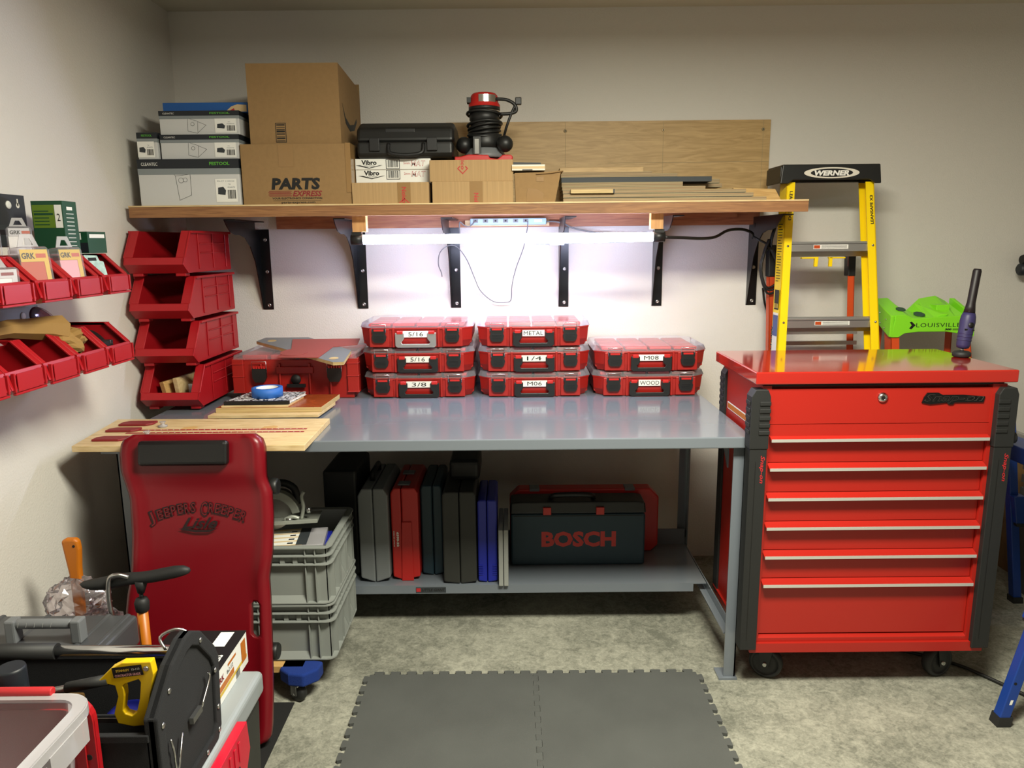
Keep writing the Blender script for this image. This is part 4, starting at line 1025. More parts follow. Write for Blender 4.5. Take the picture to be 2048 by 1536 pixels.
for k in range(5): b.quad((-1.448, 2.33, 1.663+k*.010), .045 if k != 3 else .058, .003 if k != 3 else .006, m_dgreen, ex=.001)
for k in range(9): b.quad((-1.36, 2.345, 1.60+k*.012), .04, .002, m_white, right=(0, 1, 0), ex=.0006)
b.quad((-1.36, 2.35, 1.708), .03, .010, m_white, right=(0, 1, 0), ex=.0006)
b.build('printed_label', t, label='yellow-green label with dark lettering lines')
o = (-1.40, 2.44, 1.5765)
t = thing('screw_box', 'low dark green and navy carton with a small white label, beside the bins end', 'box', o)
b = M(o); b.box(-1.455, -1.355, 2.44, 2.55, 1.5765, 1.645, m_dgreen); b.build('carton', t, .001)
b = M(o); b.quad((-1.455, 2.44, 1.58), .10, .03, m_navy, ex=.0006); b.quad((-1.41, 2.44, 1.620), .035, .02, m_white, ex=.0010); b.barcode((-1.406, 2.44, 1.623), .027, .014, m_black, ex=.0014); b.quad((-1.355, 2.45, 1.625), .09, .012, m_white, right=(0, 1, 0), ex=.0006); b.build('printed_label', t, label='navy band and white barcode label')
# lower bin contents
b = M((-1.36, 2.2, 1.35)); rn = random.Random(4)
def flat(o):
    o.data.polygons.foreach_set('use_smooth', [False]*len(o.data.polygons)); return o
b.sphere((-1.345, 2.235, 1.315), .062, m_kraft, (.9, 1.0, .75), 18, 12, lambda i, j: 1+rn.uniform(-.22, .22))
b.tube([(-1.35, 2.22, 1.355), (-1.36, 2.17, 1.366), (-1.38, 2.12, 1.37), (-1.39, 2.05, 1.378), (-1.40, 1.99, 1.374), (-1.41, 1.92, 1.380)], [.045, .036, .030, .026, .020, .013], m_kraft, 7, sub=1)
tag(flat(b.build('paper_bag')), 'crumpled brown paper bag lying across the lower row of bins', 'paper bag')
b = M((-1.44, 2.28, 1.38)); b.xf = Matrix.Translation((-1.43, 2.29, 1.365)) @ Matrix.Rotation(math.radians(60), 4, 'Y')
b.lathe([(.058, 0), (.060, .004), (.052, .008), (.02, .010)], (0, 0, 0), m_film, 'z', 28); tag(b.build('clear_lid_disc'), 'round clear plastic lid poking up behind the brown paper', 'lid')
o = (-1.34, 2.41, 1.28)
t = thing('cable_reel', 'black round reel and box in the end bin of the lower row', 'reel', o)
b = M(o); b.xf = Matrix.Translation((-1.36, 2.42, 1.285)) @ Matrix.Rotation(math.radians(-35), 4, 'Y'); b.lathe([(.05, -.01), (.052, 0), (.05, .012)], (0, 0, 0), m_black, 'x', 28); b.build('reel_disc', t)
b = M(o); b.xf = Matrix.Translation((-1.325, 2.375, 1.27)) @ Matrix.Rotation(math.radians(10), 4, 'Z'); b.box(-.02, .03, -.04, .05, -.01, .03, m_black)
b.box(.031, .033, .02, .023, .0, .03, m_chrome); b.box(.031, .033, .032, .035, -.005, .022, m_chrome); b.build('black_box', t, .002)
b = M((-1.33, 2.09, 1.26)); b.xf = Matrix.Translation((-1.32, 2.055, 1.262))
b.sphere((0, 0, 0), .032, m_film, (1, 1.1, .7), 12, 8, lambda i, j: 1+.12*math.sin(i*2.3+j)); tag(b.build('parts_bag'), 'small clear bag of metal parts in a lower wall bin', 'bag')
for k in range(3):
    b = M((-1.33, 2.04+.018*k, 1.25)); b.xf = Matrix.Translation((-1.335+.012*k, 2.045+.018*k, 1.248)) @ Matrix.Rotation(k, 4, 'X'); b.box(-.01, .01, -.012, .012, -.006, .006, m_chrome); tag(b.build('metal_fitting', bev=.001), 'small shiny metal fitting in a lower wall bin beside a clear bag', 'fitting', 'metal fittings in the lower bin')
b = M((-1.36, 1.98, 1.355)); b.prism([(-1.42, 1.355), (-1.30, 1.352), (-1.33, 1.372), (-1.40, 1.392)], 'y', 1.84, 1.90, m_film); tag(b.build('clear_bag'), 'flat clear plastic bag lying across two lower wall bins', 'bag')

# ---------------------------------------------------------------- creeper leaning on the bench
def creeper():
    o = (-1.02, 2.14, 0)
    t = thing('mechanics_creeper', 'dark red moulded mechanic creeper stood upright against the bench front', 'creeper', o)
    ang = math.atan2(.205, .985)
    X = Matrix.Translation((0, 2.14, .004)) @ Matrix.Rotation(-ang, 4, 'X')
    Lf = [(-1.235, 1.017), (-1.258, 1.004), (-1.268, .985), (-1.272, .955), (-1.268, .900), (-1.255, .850), (-1.243, .811), (-1.236, .70), (-1.234, .602), (-1.238, .554), (-1.250, .506), (-1.256, .442), (-1.25, .33), (-1.248, .10), (-1.24, .045), (-1.21, .02)]
    Rt = [(-.83, .012), (-.806, .02), (-.790, .040), (-.786, .08), (-.784, .166), (-.786, .326), (-.791, .486), (-.795, .55), (-.784, .63), (-.781, .742), (-.786, .83), (-.803, .871), (-.806, .976), (-.817, 1.003), (-.840, 1.017)]
    slot_y = (.361, .478)
    b = M(o); b.xf = X
    def lerp(tab, s_):
        for (x0, a0), (x1, a1) in zip(tab, tab[1:]):
            if a0 <= s_ <= a1: return x0+(x1-x0)*(s_-a0)/(a1-a0)
        return tab[0][0] if s_ < tab[0][1] else tab[-1][0]
    LT = Lf[::-1]; RT = Rt
    LT = [(-1.20, .012)]+LT; NR, NC = 64, 26; vs = []
    for r in range(NR+1):
        s_ = .012+(1.017-.012)*r/NR
        xl, xr = lerp(LT, s_), lerp(RT, s_)
        for c in range(NC+1):
            u = c/NC; x = xl+(xr-xl)*u; e_ = min(u, 1-u)*(xr-xl)
            roll = math.exp(-((e_-.022)/.016)**2)*.013
            body = -.014*math.sin(math.pi*u)*(1/(1+math.exp((s_-.86)*60)))*(1/(1+math.exp((.05-s_)*60)))
            rise = .006*math.exp(-((s_-.60)/.06)**2)*math.exp(-(e_/.06)**2)
            edge = -.010*max(0, 1-e_/.010)
            tb = -.008*max(0, 1-min(s_-.012, 1.017-s_)/.012)
            hd = .008/(1+math.exp((.875-s_)*90))
            vs.append((x, -(roll+body+rise+edge+tb+hd), s_))
    nf = len(vs); back = [(v[0], .026, v[2]) for v in vs]; W_ = NC+1; fs = []
    for r in range(NR):
        for c in range(NC):
            i = r*W_+c; fs.append((i, i+1, i+1+W_, i+W_)); fs.append((nf+i, nf+i+W_, nf+i+1+W_, nf+i+1))
    for c in range(NC):
        fs.append((c, nf+c, nf+c+1, c+1)); i = NR*W_+c; fs.append((i, i+1, nf+i+1, nf+i))
    for r in range(NR):
        i = r*W_; fs.append((i, i+W_, nf+i+W_, nf+i)); i += NC; fs.append((i, nf+i, nf+i+W_, i+W_))
    b.add(vs+back, fs, m_creep, True)
    bd = b.build('board', t)
    cut = M(o); cut.xf = X; cut.prism([(y_[0], y_[1]) for y_ in rrect(-.850, -.820, .361, .478, .0149, 5)], 'y', -.05, .08, m_creep)
    co = cut.build('cutter', t)
    bd.modifiers.clear(); md = bd.modifiers.new('slot', 'BOOLEAN'); md.object = co; md.operation = 'DIFFERENCE'; md.solver = 'EXACT'
    bpy.context.view_layer.update()
    me = D.meshes.new_from_object(bd.evaluated_get(bpy.context.evaluated_depsgraph_get()))
    bd.modifiers.clear(); bd.data = me; D.objects.remove(co)
    b = M(o); b.xf = X; b.box(-1.198, -.912, -.040, -.006, .918, .998, m_vinyl); b.build('headrest', t, .012, 3, label='black vinyl headrest cushion')
    b = M(o); b.xf = X
    s1, n = 'JEEPERS CREEPER', 15
    xs = [-1.165]; widths = [1.1, .95, .95, .95, .95, .95, .85, .55, 1.15, .95, .95, .95, .95, .95, .95]
    tot = sum(widths); x = -1.172; Wd = .302
    for ch, w_ in zip(s1, widths):
        cw = w_/tot*Wd; mid = x+cw/2; u = (mid+1.021)/(Wd/2); zc = .768-.034*u*u+.004*u
        big = ch in 'JC' and (x < -1.16 or abs(w_-1.15) < .01)
        hgt = .050 if big else .036
        if ch != ' ':
            a = -math.atan(.068/(Wd/2)*u*1.0)
            R = (math.cos(a), 0, math.sin(a)); U = (-math.sin(a), 0, math.cos(a)); yo = .0145*math.sin(math.pi*min(1, max(0, (x+1.24)/.455)))-.0035
            b.text(ch, (x, yo, zc-(.018 if big else .006)), cw*.99, hgt, m_creepd, right=R, up=U, bold=.045, ex=.0008)
            b.text(ch, (x+.0032, yo, zc-(.018 if big else .006)+.0035), cw*.99-.0064, hgt-.007, m_creep, right=R, up=U, bold=-.012, ex=.0014)
        x += cw
    b.build('lettering', t, label='arched outlined maker lettering')
    b = M(o); b.xf = X
    b.text('Lisle', (-1.072, .0055, .712), .115, .036, m_creepd, bold=.03, shear=.45, ex=.0008)
    b.prism([(-1.085, .712), (-1.07, .708), (-1.03, .700), (-.985, .700), (-.958, .712), (-.99, .708), (-1.03, .708), (-1.06, .713)], 'y', .0045, .0052, m_creepd)
    b.build('script_logo', t, label='slanted script lettering with an underline swash')
    for (x, s) in ((-.80, .30), (-.80, .84)):
        b = M(o); b.xf = X
        b.lathe([(.0, -.014), (.024, -.014), (.028, -.008), (.028, .008), (.024, .014)], (x+.010, .055, s), m_blk, 'x', 18)
        b.build('caster', t)
creeper()

# black floor mat under the creeper
b = M((-1.15, 1.9, 0)); b.box(-1.52, -.785, 1.2, 2.40, .0005, .004, m_matd); tag(b.build('rubber_mat'), 'thin black rubber mat on the floor under the dark red creeper', 'mat')

# ---------------------------------------------------------------- crates on a dolly
def dolly():
    o = (-.96, 2.7, 0)
    t = thing('furniture_dolly', 'small wooden dolly with blue carpeted end pads under the grey crates', 'dolly', o)
    b = M(o); b.box(-1.25, -.76, 2.44, 2.52, .095, .118, m_pine); b.box(-1.25, -.76, 2.78, 2.86, .095, .118, m_pine)
    for x in (-1.22, -.82): b.box(x, x+.06, 2.44, 2.86, .072, .095, m_pine)
    b.build('frame', t)
    for (x, y, s) in ((-.80, 2.43, 1), (-.80, 2.80, 1), (-1.26, 2.43, -1)):
        b = M(o)
        if s > 0: b.prism([(-.84, y), (-.80, y-.035), (-.745, y-.045), (-.70, y-.005), (-.695, y+.045), (-.78, y+.07), (-.84, y+.06)], 'z', .068, .118, m_bluec)
        else: b.prism([(x, y-.03), (x+.08, y-.03), (x+.08, y+.06), (x, y+.06)], 'z', .07, .118, m_bluec)
        b.build('carpet_pad', t, .008, 3, label='blue carpet pad')
    for (x, y) in ((-.775, 2.42), (-.78, 2.84), (-1.2, 2.45), (-1.2, 2.84)):
        b = M(o); b.xf = Matrix.Translation((x, y, 0)) @ Matrix.Rotation(math.radians(60), 4, 'Z')
        b.lathe([(.006, -.018), (.03, -.013), (.033, -.008), (.033, .008), (.03, .013), (.006, .018)], (0, 0, .033), m_rub, 'x', 24)
        b.box(-.024, -.020, -.012, .012, .03, .07, m_steel); b.box(.020, .024, -.012, .012, .03, .07, m_steel); b.tube([(-.026, 0, .033), (.026, 0, .033)], .005, m_steel, 8, sub=1)
        b.box(-.024, .024, -.02, .02, .066, .07, m_steel)
        b.build('caster', t)
dolly()
def crate(z, label):
    x0, x1, y0, y1, h = -1.245, -.645, 2.47, 2.885, .217
    o = ((x0+x1)/2, (y0+y1)/2, z)
    t = thing('storage_crate', label, 'crate', o, group='stacked grey plastic crates')
    b = M(o); w = .003; i = .022
    def wallbox(a0, a1, c0, c1, z0, z1): b.box(a0, a1, c0, c1, z0, z1, m_eurog)
    wallbox(x0+i, x1-i, y0+i, y0+i+w, z, z+h); wallbox(x0+i, x1-i, y1-i-w, y1-i, z, z+h)
    wallbox(x0+i, x0+i+w, y0+i, y1-i, z, z+h); wallbox(x1-i-w, x1-i, y0+i, y1-i, z, z+h); wallbox(x0+i, x1-i, y0+i, y1-i, z, z+w)
    O = rrect(x0, x1, y0, y1, .035, 5); I = rrect(x0+i+.001, x1-i-.001, y0+i+.001, y1-i-.001, .012, 5)
    for zz_, hh in ((h-.004, .004), (h-.034, .003), (h-.066, .003)): b.ring(O, I, 'z', z+zz_, z+zz_+hh, m_eurog)
    b.ring(rrect(x0+.004, x1-.004, y0+.004, y1-.004, .035, 5), I, 'z', z+.004, z+.008, m_eurog)
    for x in (x1-.095, x1-.275, x1-.45, x1-.06, x0+.06): b.box(x, x+.003, y0+.006, y0+i, z+.006, z+h-.004, m_eurog)
    for x in (x1-.263,): b.box(x, x+.003, y0+.010, y0+i, z+.006, z+h-.066, m_eurog)
    for x in (x1-.13, x1-.175, x1-.225): b.box(x-.008, x+.008, y0+.01, y0+i, z+h-.064, z+h-.034, m_eurog)
    for y in (y0+.06, y0+.13, y0+.16, y0+.24, y0+.27, y0+.35, y0+.38): b.box(x1-i, x1-.005, y, y+.003, z+.006, z+h-.004, m_eurog); b.box(x0+.005, x0+i, y, y+.003, z+.006, z+h-.004, m_eurog)
    for xx in ((x1-.272, x1-.098),): b.prism([(y0+.005, z+.006), (y0+i, z+.006), (y0+i, z+.03)], 'x', xx[0], xx[1], m_eurog)
    for yy in ((y0+.165, y0+.238), (y0+.275, y0+.348)): b.prism([(x1-.005, z+.006), (x1-i, z+.006), (x1-i, z+.05)], 'y', yy[0], yy[1], m_eurog)
    b.build('ribbed_body', t)
crate(.1185, 'grey ribbed plastic crate, lower one, standing on the dolly')
crate(.1185+.2175, 'grey ribbed plastic crate, upper one, full of tools with a saw on top')
cz = .336
o = (-.78, 2.6, cz+.12)
t = thing('drill_bit_box', 'blue box with a clear tray and printed insert in the upper crate', 'box', o)
b = M(o); b.xf = Matrix.Translation((-.815, 2.635, cz+.170)) @ Matrix.Rotation(math.radians(9), 4, 'Z') @ Matrix.Rotation(math.radians(-4), 4, 'X')
b.box(-.13, .125, -.10, .12, -.03, .0, m_cblue); xf = b.xf; b.build('blue_tray', t, .003)
b = M(o); b.xf = xf; b.box(-.11, .11, -.105, .10, .001, .022, m_frost); b.build('clear_box', t, .003)
b = M(o); b.xf = xf; b.box(-.105, .035, -.10, .095, .0225, .0232, m_cream)
for k in range(4): b.box(-.10, .03, -.09+k*.045, -.06+k*.045, .0233, .0238, m_white); b.box(-.02, .0, -.085+k*.045, -.07+k*.045, .0239, .0243, m_black)
b.box(.012, .05, -.10, .095, .0236, .0242, m_charcoal); b.build('printed_insert', t, label='printed insert with picture panels')
def circ_saw():
    o = (-.86, 2.70, cz+.21)
    t = thing('circular_saw', 'grey metal circular saw lying on its side on the upper crate', 'saw', o)
    X = Matrix.Translation((-.87, 2.71, cz+.232)) @ Matrix.Rotation(math.radians(8), 4, 'Z') @ Matrix.Rotation(math.radians(-5), 4, 'X')
    b = M(o); b.xf = X; b.box(-.16, .125, -.07, .09, 0, .005, m_cast); b.box(-.16, .125, -.072, -.066, 0, .014, m_cast); b.build('base_plate', t, .001)
    b = M(o); b.xf = X
    pts = [(.085+.02*math.cos(a), -.03, .02+.0+.075*math.sin(a)) for a in (0, .5, 1.0, 1.5)]
    b.tube([(.06, -.02, .004), (.07, -.02, .05), (.065, -.02, .09), (.075, -.02, .11)], .007, m_cast, 8)
    b.tube([(-.0, -.04, .01), (.03, -.04, .02), (.055, -.04, .012)], .008, m_cast, 8)
    b.lathe([(.012, 0), (.012, .012)], (.02, -.045, .006), m_steel, 'z', 12); b.lathe([(.008, 0), (.008, .02)], (.09, -.03, .03), m_chrome, 'z', 12); b.build('depth_guide', t)
    b = M(o); b.xf = X
    n = 16; vs = []
    prof = []
    for k in range(n+1):
        a = math.pi*(.05+.95*k/n); prof.append((-.05+.105*math.cos(a), .01+.105*math.sin(a)))
    inner = [(-.05+(x+.05)*.72, .01+(z-.01)*.72) for x, z in prof]
    b.prism(prof+inner[::-1], 'y', -.01, .035, m_cast); b.build('blade_guard', t, .003)
    b = M(o); b.xf = X; b.lathe([(.07, .012), (.07, .014)], (-.05, 0, .03), m_steel, 'y', 28); b.build('blade', t)
    b = M(o); b.xf = X; b.lathe([(.0, .03), (.042, .03), (.045, .05), (.045, .12), (.03, .13)], (-.03, 0, .05), m_dk, 'y', 20); b.build('motor', t)
    b = M(o); b.xf = X; b.tube([(-.10, .04, .03), (-.08, .04, .11), (-.02, .04, .135), (.03, .04, .11), (.04, .04, .05)], .014, m_dk, 10); b.build('handle', t)
    b = M(o); b.xf = X; b.tube([(-.12, -.06, .01), (-.135, -.06, .05), (-.12, -.05, .09), (-.13, -.04, .13)], .010, m_cast, 8); b.build('lower_guard_arm', t)
circ_saw()

# ---------------------------------------------------------------- tool cases on the lower shelf
SZ = .2005
def case_edge(x0, x1, y0, y1, h, m, label, c=.018, split=.5, name='tool_case', top=None, marks=None, chz=None):
    o = ((x0+x1)/2, y0, SZ)
    t = thing(name, label, 'tool case', o, group='tool cases standing on the lower shelf')
    xm = x0+(x1-x0)*split; g = .0012
    cz_ = chz or c
    for k, (a, d_) in enumerate(((x0, xm-g), (xm+g, x1))):
        lo = [(a+(c if k == 0 else 0), SZ), (d_-(c if k == 1 else 0), SZ)] if False else None
        if k == 0: pl = [(a, SZ+cz_*.7), (d_, SZ), (d_, SZ+h), (a+c*.6, SZ+h), (a, SZ+h-c)]
        else: pl = [(a, SZ), (d_, SZ+cz_*.7), (d_, SZ+h-c), (d_-c*.6, SZ+h), (a, SZ+h)]
        if (d_-a) < .02: pl = [(a, SZ), (d_, SZ), (d_, SZ+h), (a, SZ+h)]
        b = M(o); b.prism(pl, 'y', y0, y1, m); b.build('shell_half', t, .006 if x1-x0 > .06 else .003, 2)
    return t, o
t, o = case_edge(-.644, -.520, 2.935, 3.30, .41, m_cgrey, 'wide grey hard tool case beside the grey crates', .03)
b = M(o); b.tube([(-.60, 3.05, SZ+.41), (-.60, 3.05, SZ+.44), (-.60, 3.2, SZ+.44), (-.60, 3.2, SZ+.41)], .012, m_dk, 8, sub=1); b.build('handle', t)
t, o = case_edge(-.512, -.398, 2.955, 3.30, .405, m_cred, 'red hard tool case with white model lettering down its edge', .022, .38)
b = M(o); b.text('6390-22', (-.492, 2.955, SZ+.215), .065, .010, m_white, right=(0, 0, -1), up=(1, 0, 0), bold=.05, ex=.0006); b.text('MODEL NO. CATALOG', (-.505, 2.955, SZ+.22), .07, .005, m_white, right=(0, 0, -1), up=(1, 0, 0), bold=.03, ex=.0006); b.build('edge_lettering', t, label='white lettering reading down the edge')
b = M(o); b.prism([(-.475, SZ), (-.425, SZ), (-.428, SZ+.26), (-.468, SZ+.26)], 'y', 2.949, 2.9545, m_cred); b.build('edge_strap', t, .002)
for y in (2.99, 3.14):
    b = M(o); b.box(-.485, -.435, y, y+.045, SZ+.405, SZ+.412, m_hgrey); b.build('latch', t, .002)
t, o = case_edge(-.393, -.303, 3.0, 3.31, .40, m_bosch, 'narrow dark teal tool case between the red and the tall black one', .015, .55)
t, o = case_edge(-.295, -.157, 2.914, 3.24, .40, m_cblack, 'tall dusty black tool case, widest in the row', .015, .5)
b = M(o); b.box(-.275, -.145, 3.06, 3.29, SZ+.4005, SZ+.49, m_dk); b.build('top_hump', t, .02, 3)
t, o = case_edge(-.152, -.072, 2.926, 3.20, .36, m_cblue, 'slim bright blue tool case with grip ridges near its foot', .010, .48)
b = M(o)
for sx in (-.150, -.092):
    for k in range(6): b.box(sx, sx+.018, 2.923, 2.927, SZ+.035+k*.008, SZ+.039+k*.008, m_cblue)
b.build('grip_ridges', t)
t, o = case_edge(-.066, -.026, 2.889, 3.15, .245, m_calu, 'thin silver-grey tool case at the row end', .006, .5)
def bosch():
    o = (.27, 3.09, SZ)
    t = thing('tool_case', 'large dark teal tool case lettered BOSCH in red on its broad face', 'tool case', o)
    b = M(o); b.box(-.015, .570, 3.09, 3.21, SZ, SZ+.235, m_bosch); b.build('body', t, .008)
    b = M(o); b.prism([(-.018, SZ+.237), (.573, SZ+.237), (.568, SZ+.285), (.53, SZ+.29), (.02, SZ+.29), (-.014, SZ+.285)], 'y', 3.092, 3.212, m_blk); b.build('lid', t, .006)
    b = M(o); b.text('BOSCH', (.118, 3.09, SZ+.085), .325, .072, m_boscht, bold=.045, ex=.0006); b.build('lettering', t, label='large red capital lettering')
    b = M(o); b.quad((-.002, 3.09, SZ+.226), .56, .003, m_black, ex=.0005); b.build('face_groove', t)
    for x in (.125, .355):
        b = M(o); b.box(x, x+.035, 3.080, 3.094, SZ+.235, SZ+.268, m_boscht); b.build('latch', t, .002, label='dull red latch')
    b = M(o); b.tube([(.16, 3.15, SZ+.285), (.17, 3.12, SZ+.31), (.22, 3.11, SZ+.318), (.29, 3.11, SZ+.318), (.34, 3.12, SZ+.31), (.35, 3.15, SZ+.285)], .011, m_blk, 8); b.build('handle', t)
bosch()
o = (.32, 3.23, SZ)
t = thing('tool_case', 'wide dark red tool case standing behind the teal lettered case', 'tool case', o)
b = M(o); x0, x1 = -.02, .655; b.prism([(x0+.03, SZ), (x1-.03, SZ), (x1, SZ+.03), (x1, SZ+.26), (x1-.04, SZ+.30), (x0+.04, SZ+.30), (x0, SZ+.26), (x0, SZ+.03)], 'y', 3.235, 3.305, m_cred); b.build('body', t, .006)
for x in (.07, .50):
    b = M(o); b.box(x, x+.045, 3.228, 3.29, SZ+.292, SZ+.304, m_hgrey); b.build('latch', t, .002)
b = M((-.7, 3.1, SZ)); b.box(-.80, -.655, 3.0, 3.3, SZ, SZ+.47, m_dk); tag(b.build('tool_case', bev=.015, seg=3), 'near-black tool case deep in the shade behind the crates', 'tool case')

# ---------------------------------------------------------------- foam floor tiles
def tabs(p, q, n, tip, w0=.25, skip=0):
    """points from p to q with n dovetail tabs standing out to the side tip (unit vector)"""
    p, q = Vector(p), Vector(q); d = (q-p)/n; out = [p]; T = Vector(tip)*.019
    L = d.length; u = d/L
    for k in range(n):
        a = p+d*(k+.30); b_ = p+d*(k+.80)
        out += [a, a-u*.004+T*.8, a-u*.001+T, b_+u*.001+T, b_+u*.004+T*.8, b_]
    return out
X1, X2, X3, YF, YN = -.546, .064, .674, 2.555, 1.945
seam = tabs((X2, YF), (X2, YN), 10, (1, 0))
def mat_tile(x0, x1, left, right, label):
    o = ((x0+x1)/2, (YF+YN)/2, 0)
    far = tabs((x0, YF), (x1, YF), 10, (0, 1))
    poly = far+right+[Vector((x1, YN)), Vector((x0, YN))]+left
    b = M(o); P = [(v.x, v.y) for v in poly]
    b.prism(P, 'z', 0.0005, .012, m_mat)
    return tag(b.build('foam_tile'), label, 'foam mat', 'interlocking grey foam floor tiles')
mat_tile(X1, X2-.0006, [Vector((v.x, v.y)) for v in tabs((X1, YN), (X1, YF), 10, (-1, 0))], [Vector((v.x-.0006, v.y)) for v in seam], 'grey interlocking foam floor tile beside the crates')
mat_tile(X2, X3, [Vector((v.x+.0006, v.y)) for v in seam[::-1]], tabs((X3, YF), (X3, YN), 10, (1, 0)), 'grey interlocking foam floor tile nearer the red cart')

def beam(b, p, q, w, d, m):
    p, q, w, d = map(Vector, (p, q, w, d))
    vs = [p, p+w, p+w+d, p+d, q, q+w, q+w+d, q+d]
    b.add(vs, [(3, 2, 1, 0), (4, 5, 6, 7), (0, 1, 5, 4), (1, 2, 6, 5), (2, 3, 7, 6), (3, 0, 4, 7)], m)

# ---------------------------------------------------------------- yellow step ladder
def yellow_ladder():
    o = (1.37, 3.0, 0)
    t = thing('step_ladder', 'yellow fibreglass step ladder with black top cap, folded behind the cart', 'ladder', o)
    Yz = lambda z: 2.955+.205*z
    xl = lambda z: 1.187+(z-1.83)*.073; xr = lambda z: 1.563-(z-1.83)*.017
    for s, xf in ((1, xl), (-1, xr)):
        z0, z1 = 0.02, 1.84
        p, q = (xf(z0), Yz(z0), z0), (xf(z1), Yz(z1), z1)
        b = M(o); beam(b, p, q, (s*.036, 0, 0), (0, .004, 0), m_yel); beam(b, p, q, (s*.004, 0, 0), (0, .082, 0), m_yel)
        p2 = (p[0], p[1]+.078, p[2]); q2 = (q[0], q[1]+.078, q[2]); beam(b, p2, q2, (s*.030, 0, 0), (0, .004, 0), m_yel)
        r = b.build('side_rail', t, label='yellow side rail')
        b = M(o); u = Vector((q[0]-p[0], q[1]-p[1], q[2]-p[2])).normalized()
        if s < 0:
            zt = 1.66; b.text('LEANSAFE X3', (xf(zt)-.008, Yz(zt), zt), .125, .013, m_black, right=u, up=(-1, 0, 0), bold=.03, ex=.001)
        else:
            zt = 1.68; b.text('LEANSAFE X3', (xf(zt)+.014, Yz(zt)-.001, 1.80), .125, .013, m_black, right=-u, up=(1, 0, 0), bold=.03, ex=.001)
            # printing and stickers on the outer web
            for k in range(22):
                z = 1.42+k*.0115; b.quad((xf(z)-.001, Yz(z)+.064, z), .05 if k % 5 else .03, .003, m_black, right=(0, -1, 0), ex=.0008)
            b.build('dimension_printing', r); b = M(o)
            z = 1.30; b.quad((xf(z)-.001, Yz(z)+.066, z), .052, .085, m_black, right=(0, -1, 0), ex=.0008); b.text('375', (xf(1.34)-.001, Yz(1.34)+.060, 1.335), .044, .022, m_gold, right=(0, -1, 0), ex=.0016, bold=.03)
            for k in range(3): b.quad((xf(1.31)-.001, Yz(1.31)+.06-k*.016, 1.306), .009, .02, m_gold, right=(0, -1, 0), ex=.0016)
            b.quad((xf(1.10)-.001, Yz(1.10)+.070, 1.05), .058, .24, m_white, right=(0, -1, 0), ex=.0008); b.quad((xf(1.1)-.001, Yz(1.1)+.070, 1.19), .058, .09, m_bluem, right=(0, -1, 0), ex=.0012)
            b.text('WERNER', (xf(1.2)-.0035, Yz(1.2)+.050, 1.23), .15, .024, m_black, right=(0, 0, -1), up=(0, 1, 0), ex=-.003, bold=.03)
        b.build('rail_marking', r, label='printed markings and stickers')
    b = M(o); z0 = 1.836; y0 = 3.305
    b.prism([(1.150, z0-.004), (1.185, z0-.004), (1.205, z0+.012), (1.535, z0+.012), (1.555, z0-.004), (1.583, z0-.004), (1.573, 1.912), (1.158, 1.912)], 'y', y0, y0+.012, m_blk)
    b.box(1.158, 1.573, y0+.01, y0+.19, 1.888, 1.912, m_blk); b.box(1.152, 1.164, y0+.01, y0+.19, z0, 1.905, m_blk); b.box(1.567, 1.579, y0+.01, y0+.19, z0, 1.905, m_blk); b.box(1.158, 1.573, y0+.178, y0+.19, z0+.012, 1.905, m_blk)
    cap = b.build('top_cap', t, .004)
    b = M(o); E1 = [(1.367+.118*math.cos(a), 1.876+.023*math.sin(a)) for a in [2*math.pi*k/40 for k in range(40)]]; E2 = [(1.367+.090*math.cos(a), 1.876+.0175*math.sin(a)) for a in [2*math.pi*k/40 for k in range(40)]]
    b.prism(E1, 'y', y0-.0012, y0-.0004, m_paper); b.prism(E2, 'y', y0-.0018, y0-.0013, m_black); b.text('WERNER', (1.292, y0-.0018, 1.864), .15, .022, m_white, bold=.05, shear=.18, ex=.0006)
    b.build('oval_badge', cap, label='white oval badge with maker lettering')
    for z in (1.585, 1.262, .94, .62, .3):
        y = Yz(z); b = M(o)
        b.box(xl(z)+.005, xr(z)-.005, y+.002, y+.080, z-.008, z, m_alu); b.box(xl(z)+.005, xr(z)-.005, y+.002, y+.005, z-.038, z-.006, m_alu); b.box(xl(z)+.005, xr(z)-.005, y+.060, y+.064, z-.062, z-.006, m_alu)
        for k in range(4): b.box(xl(z)+.006, xr(z)-.006, y+.012+k*.016, y+.016+k*.016, z, z+.003, m_alu)
        st = b.build('step', t, label='ribbed aluminium step')
        if z > 1:
            b = M(o); b.quad((1.30, y+.002, z-.028), .15, .018, m_white, ex=.0008); b.quad((1.302, y+.002, z-.026), .026, .014, m_amber, ex=.0012)
            for k in range(3): b.quad((1.334, y+.002, z-.025+k*.005), .11, .0015, m_black, ex=.0012)
            b.build('warning_label', st, label='white warning sticker with an orange end')
    z = 1.585; y = Yz(z)
    for s, xc in ((1, 1.335), (-1, 1.385)):
        b = M(o); b.box(min(xc, xc-s*.07), max(xc, xc-s*.07), y+.03, y+.055, z-.070, z-.064, m_yel); b.box(min(xc, xc-s*.014), max(xc, xc-s*.014), y+.03, y+.045, z-.105, z-.064, m_yel); b.build('tool_hook', t, .002)
    for zz_ in (1.57, 1.247):
        for xq in (xl(zz_)+.02, xr(zz_)-.014):
            b = M(o); b.lathe([(.006, 0), (.004, -.003)], (xq, Yz(zz_), zz_), m_chrome, 'y', 12); b.build('rivet', t)
    # rear frame
    Yr = lambda z: 3.415+.04*z
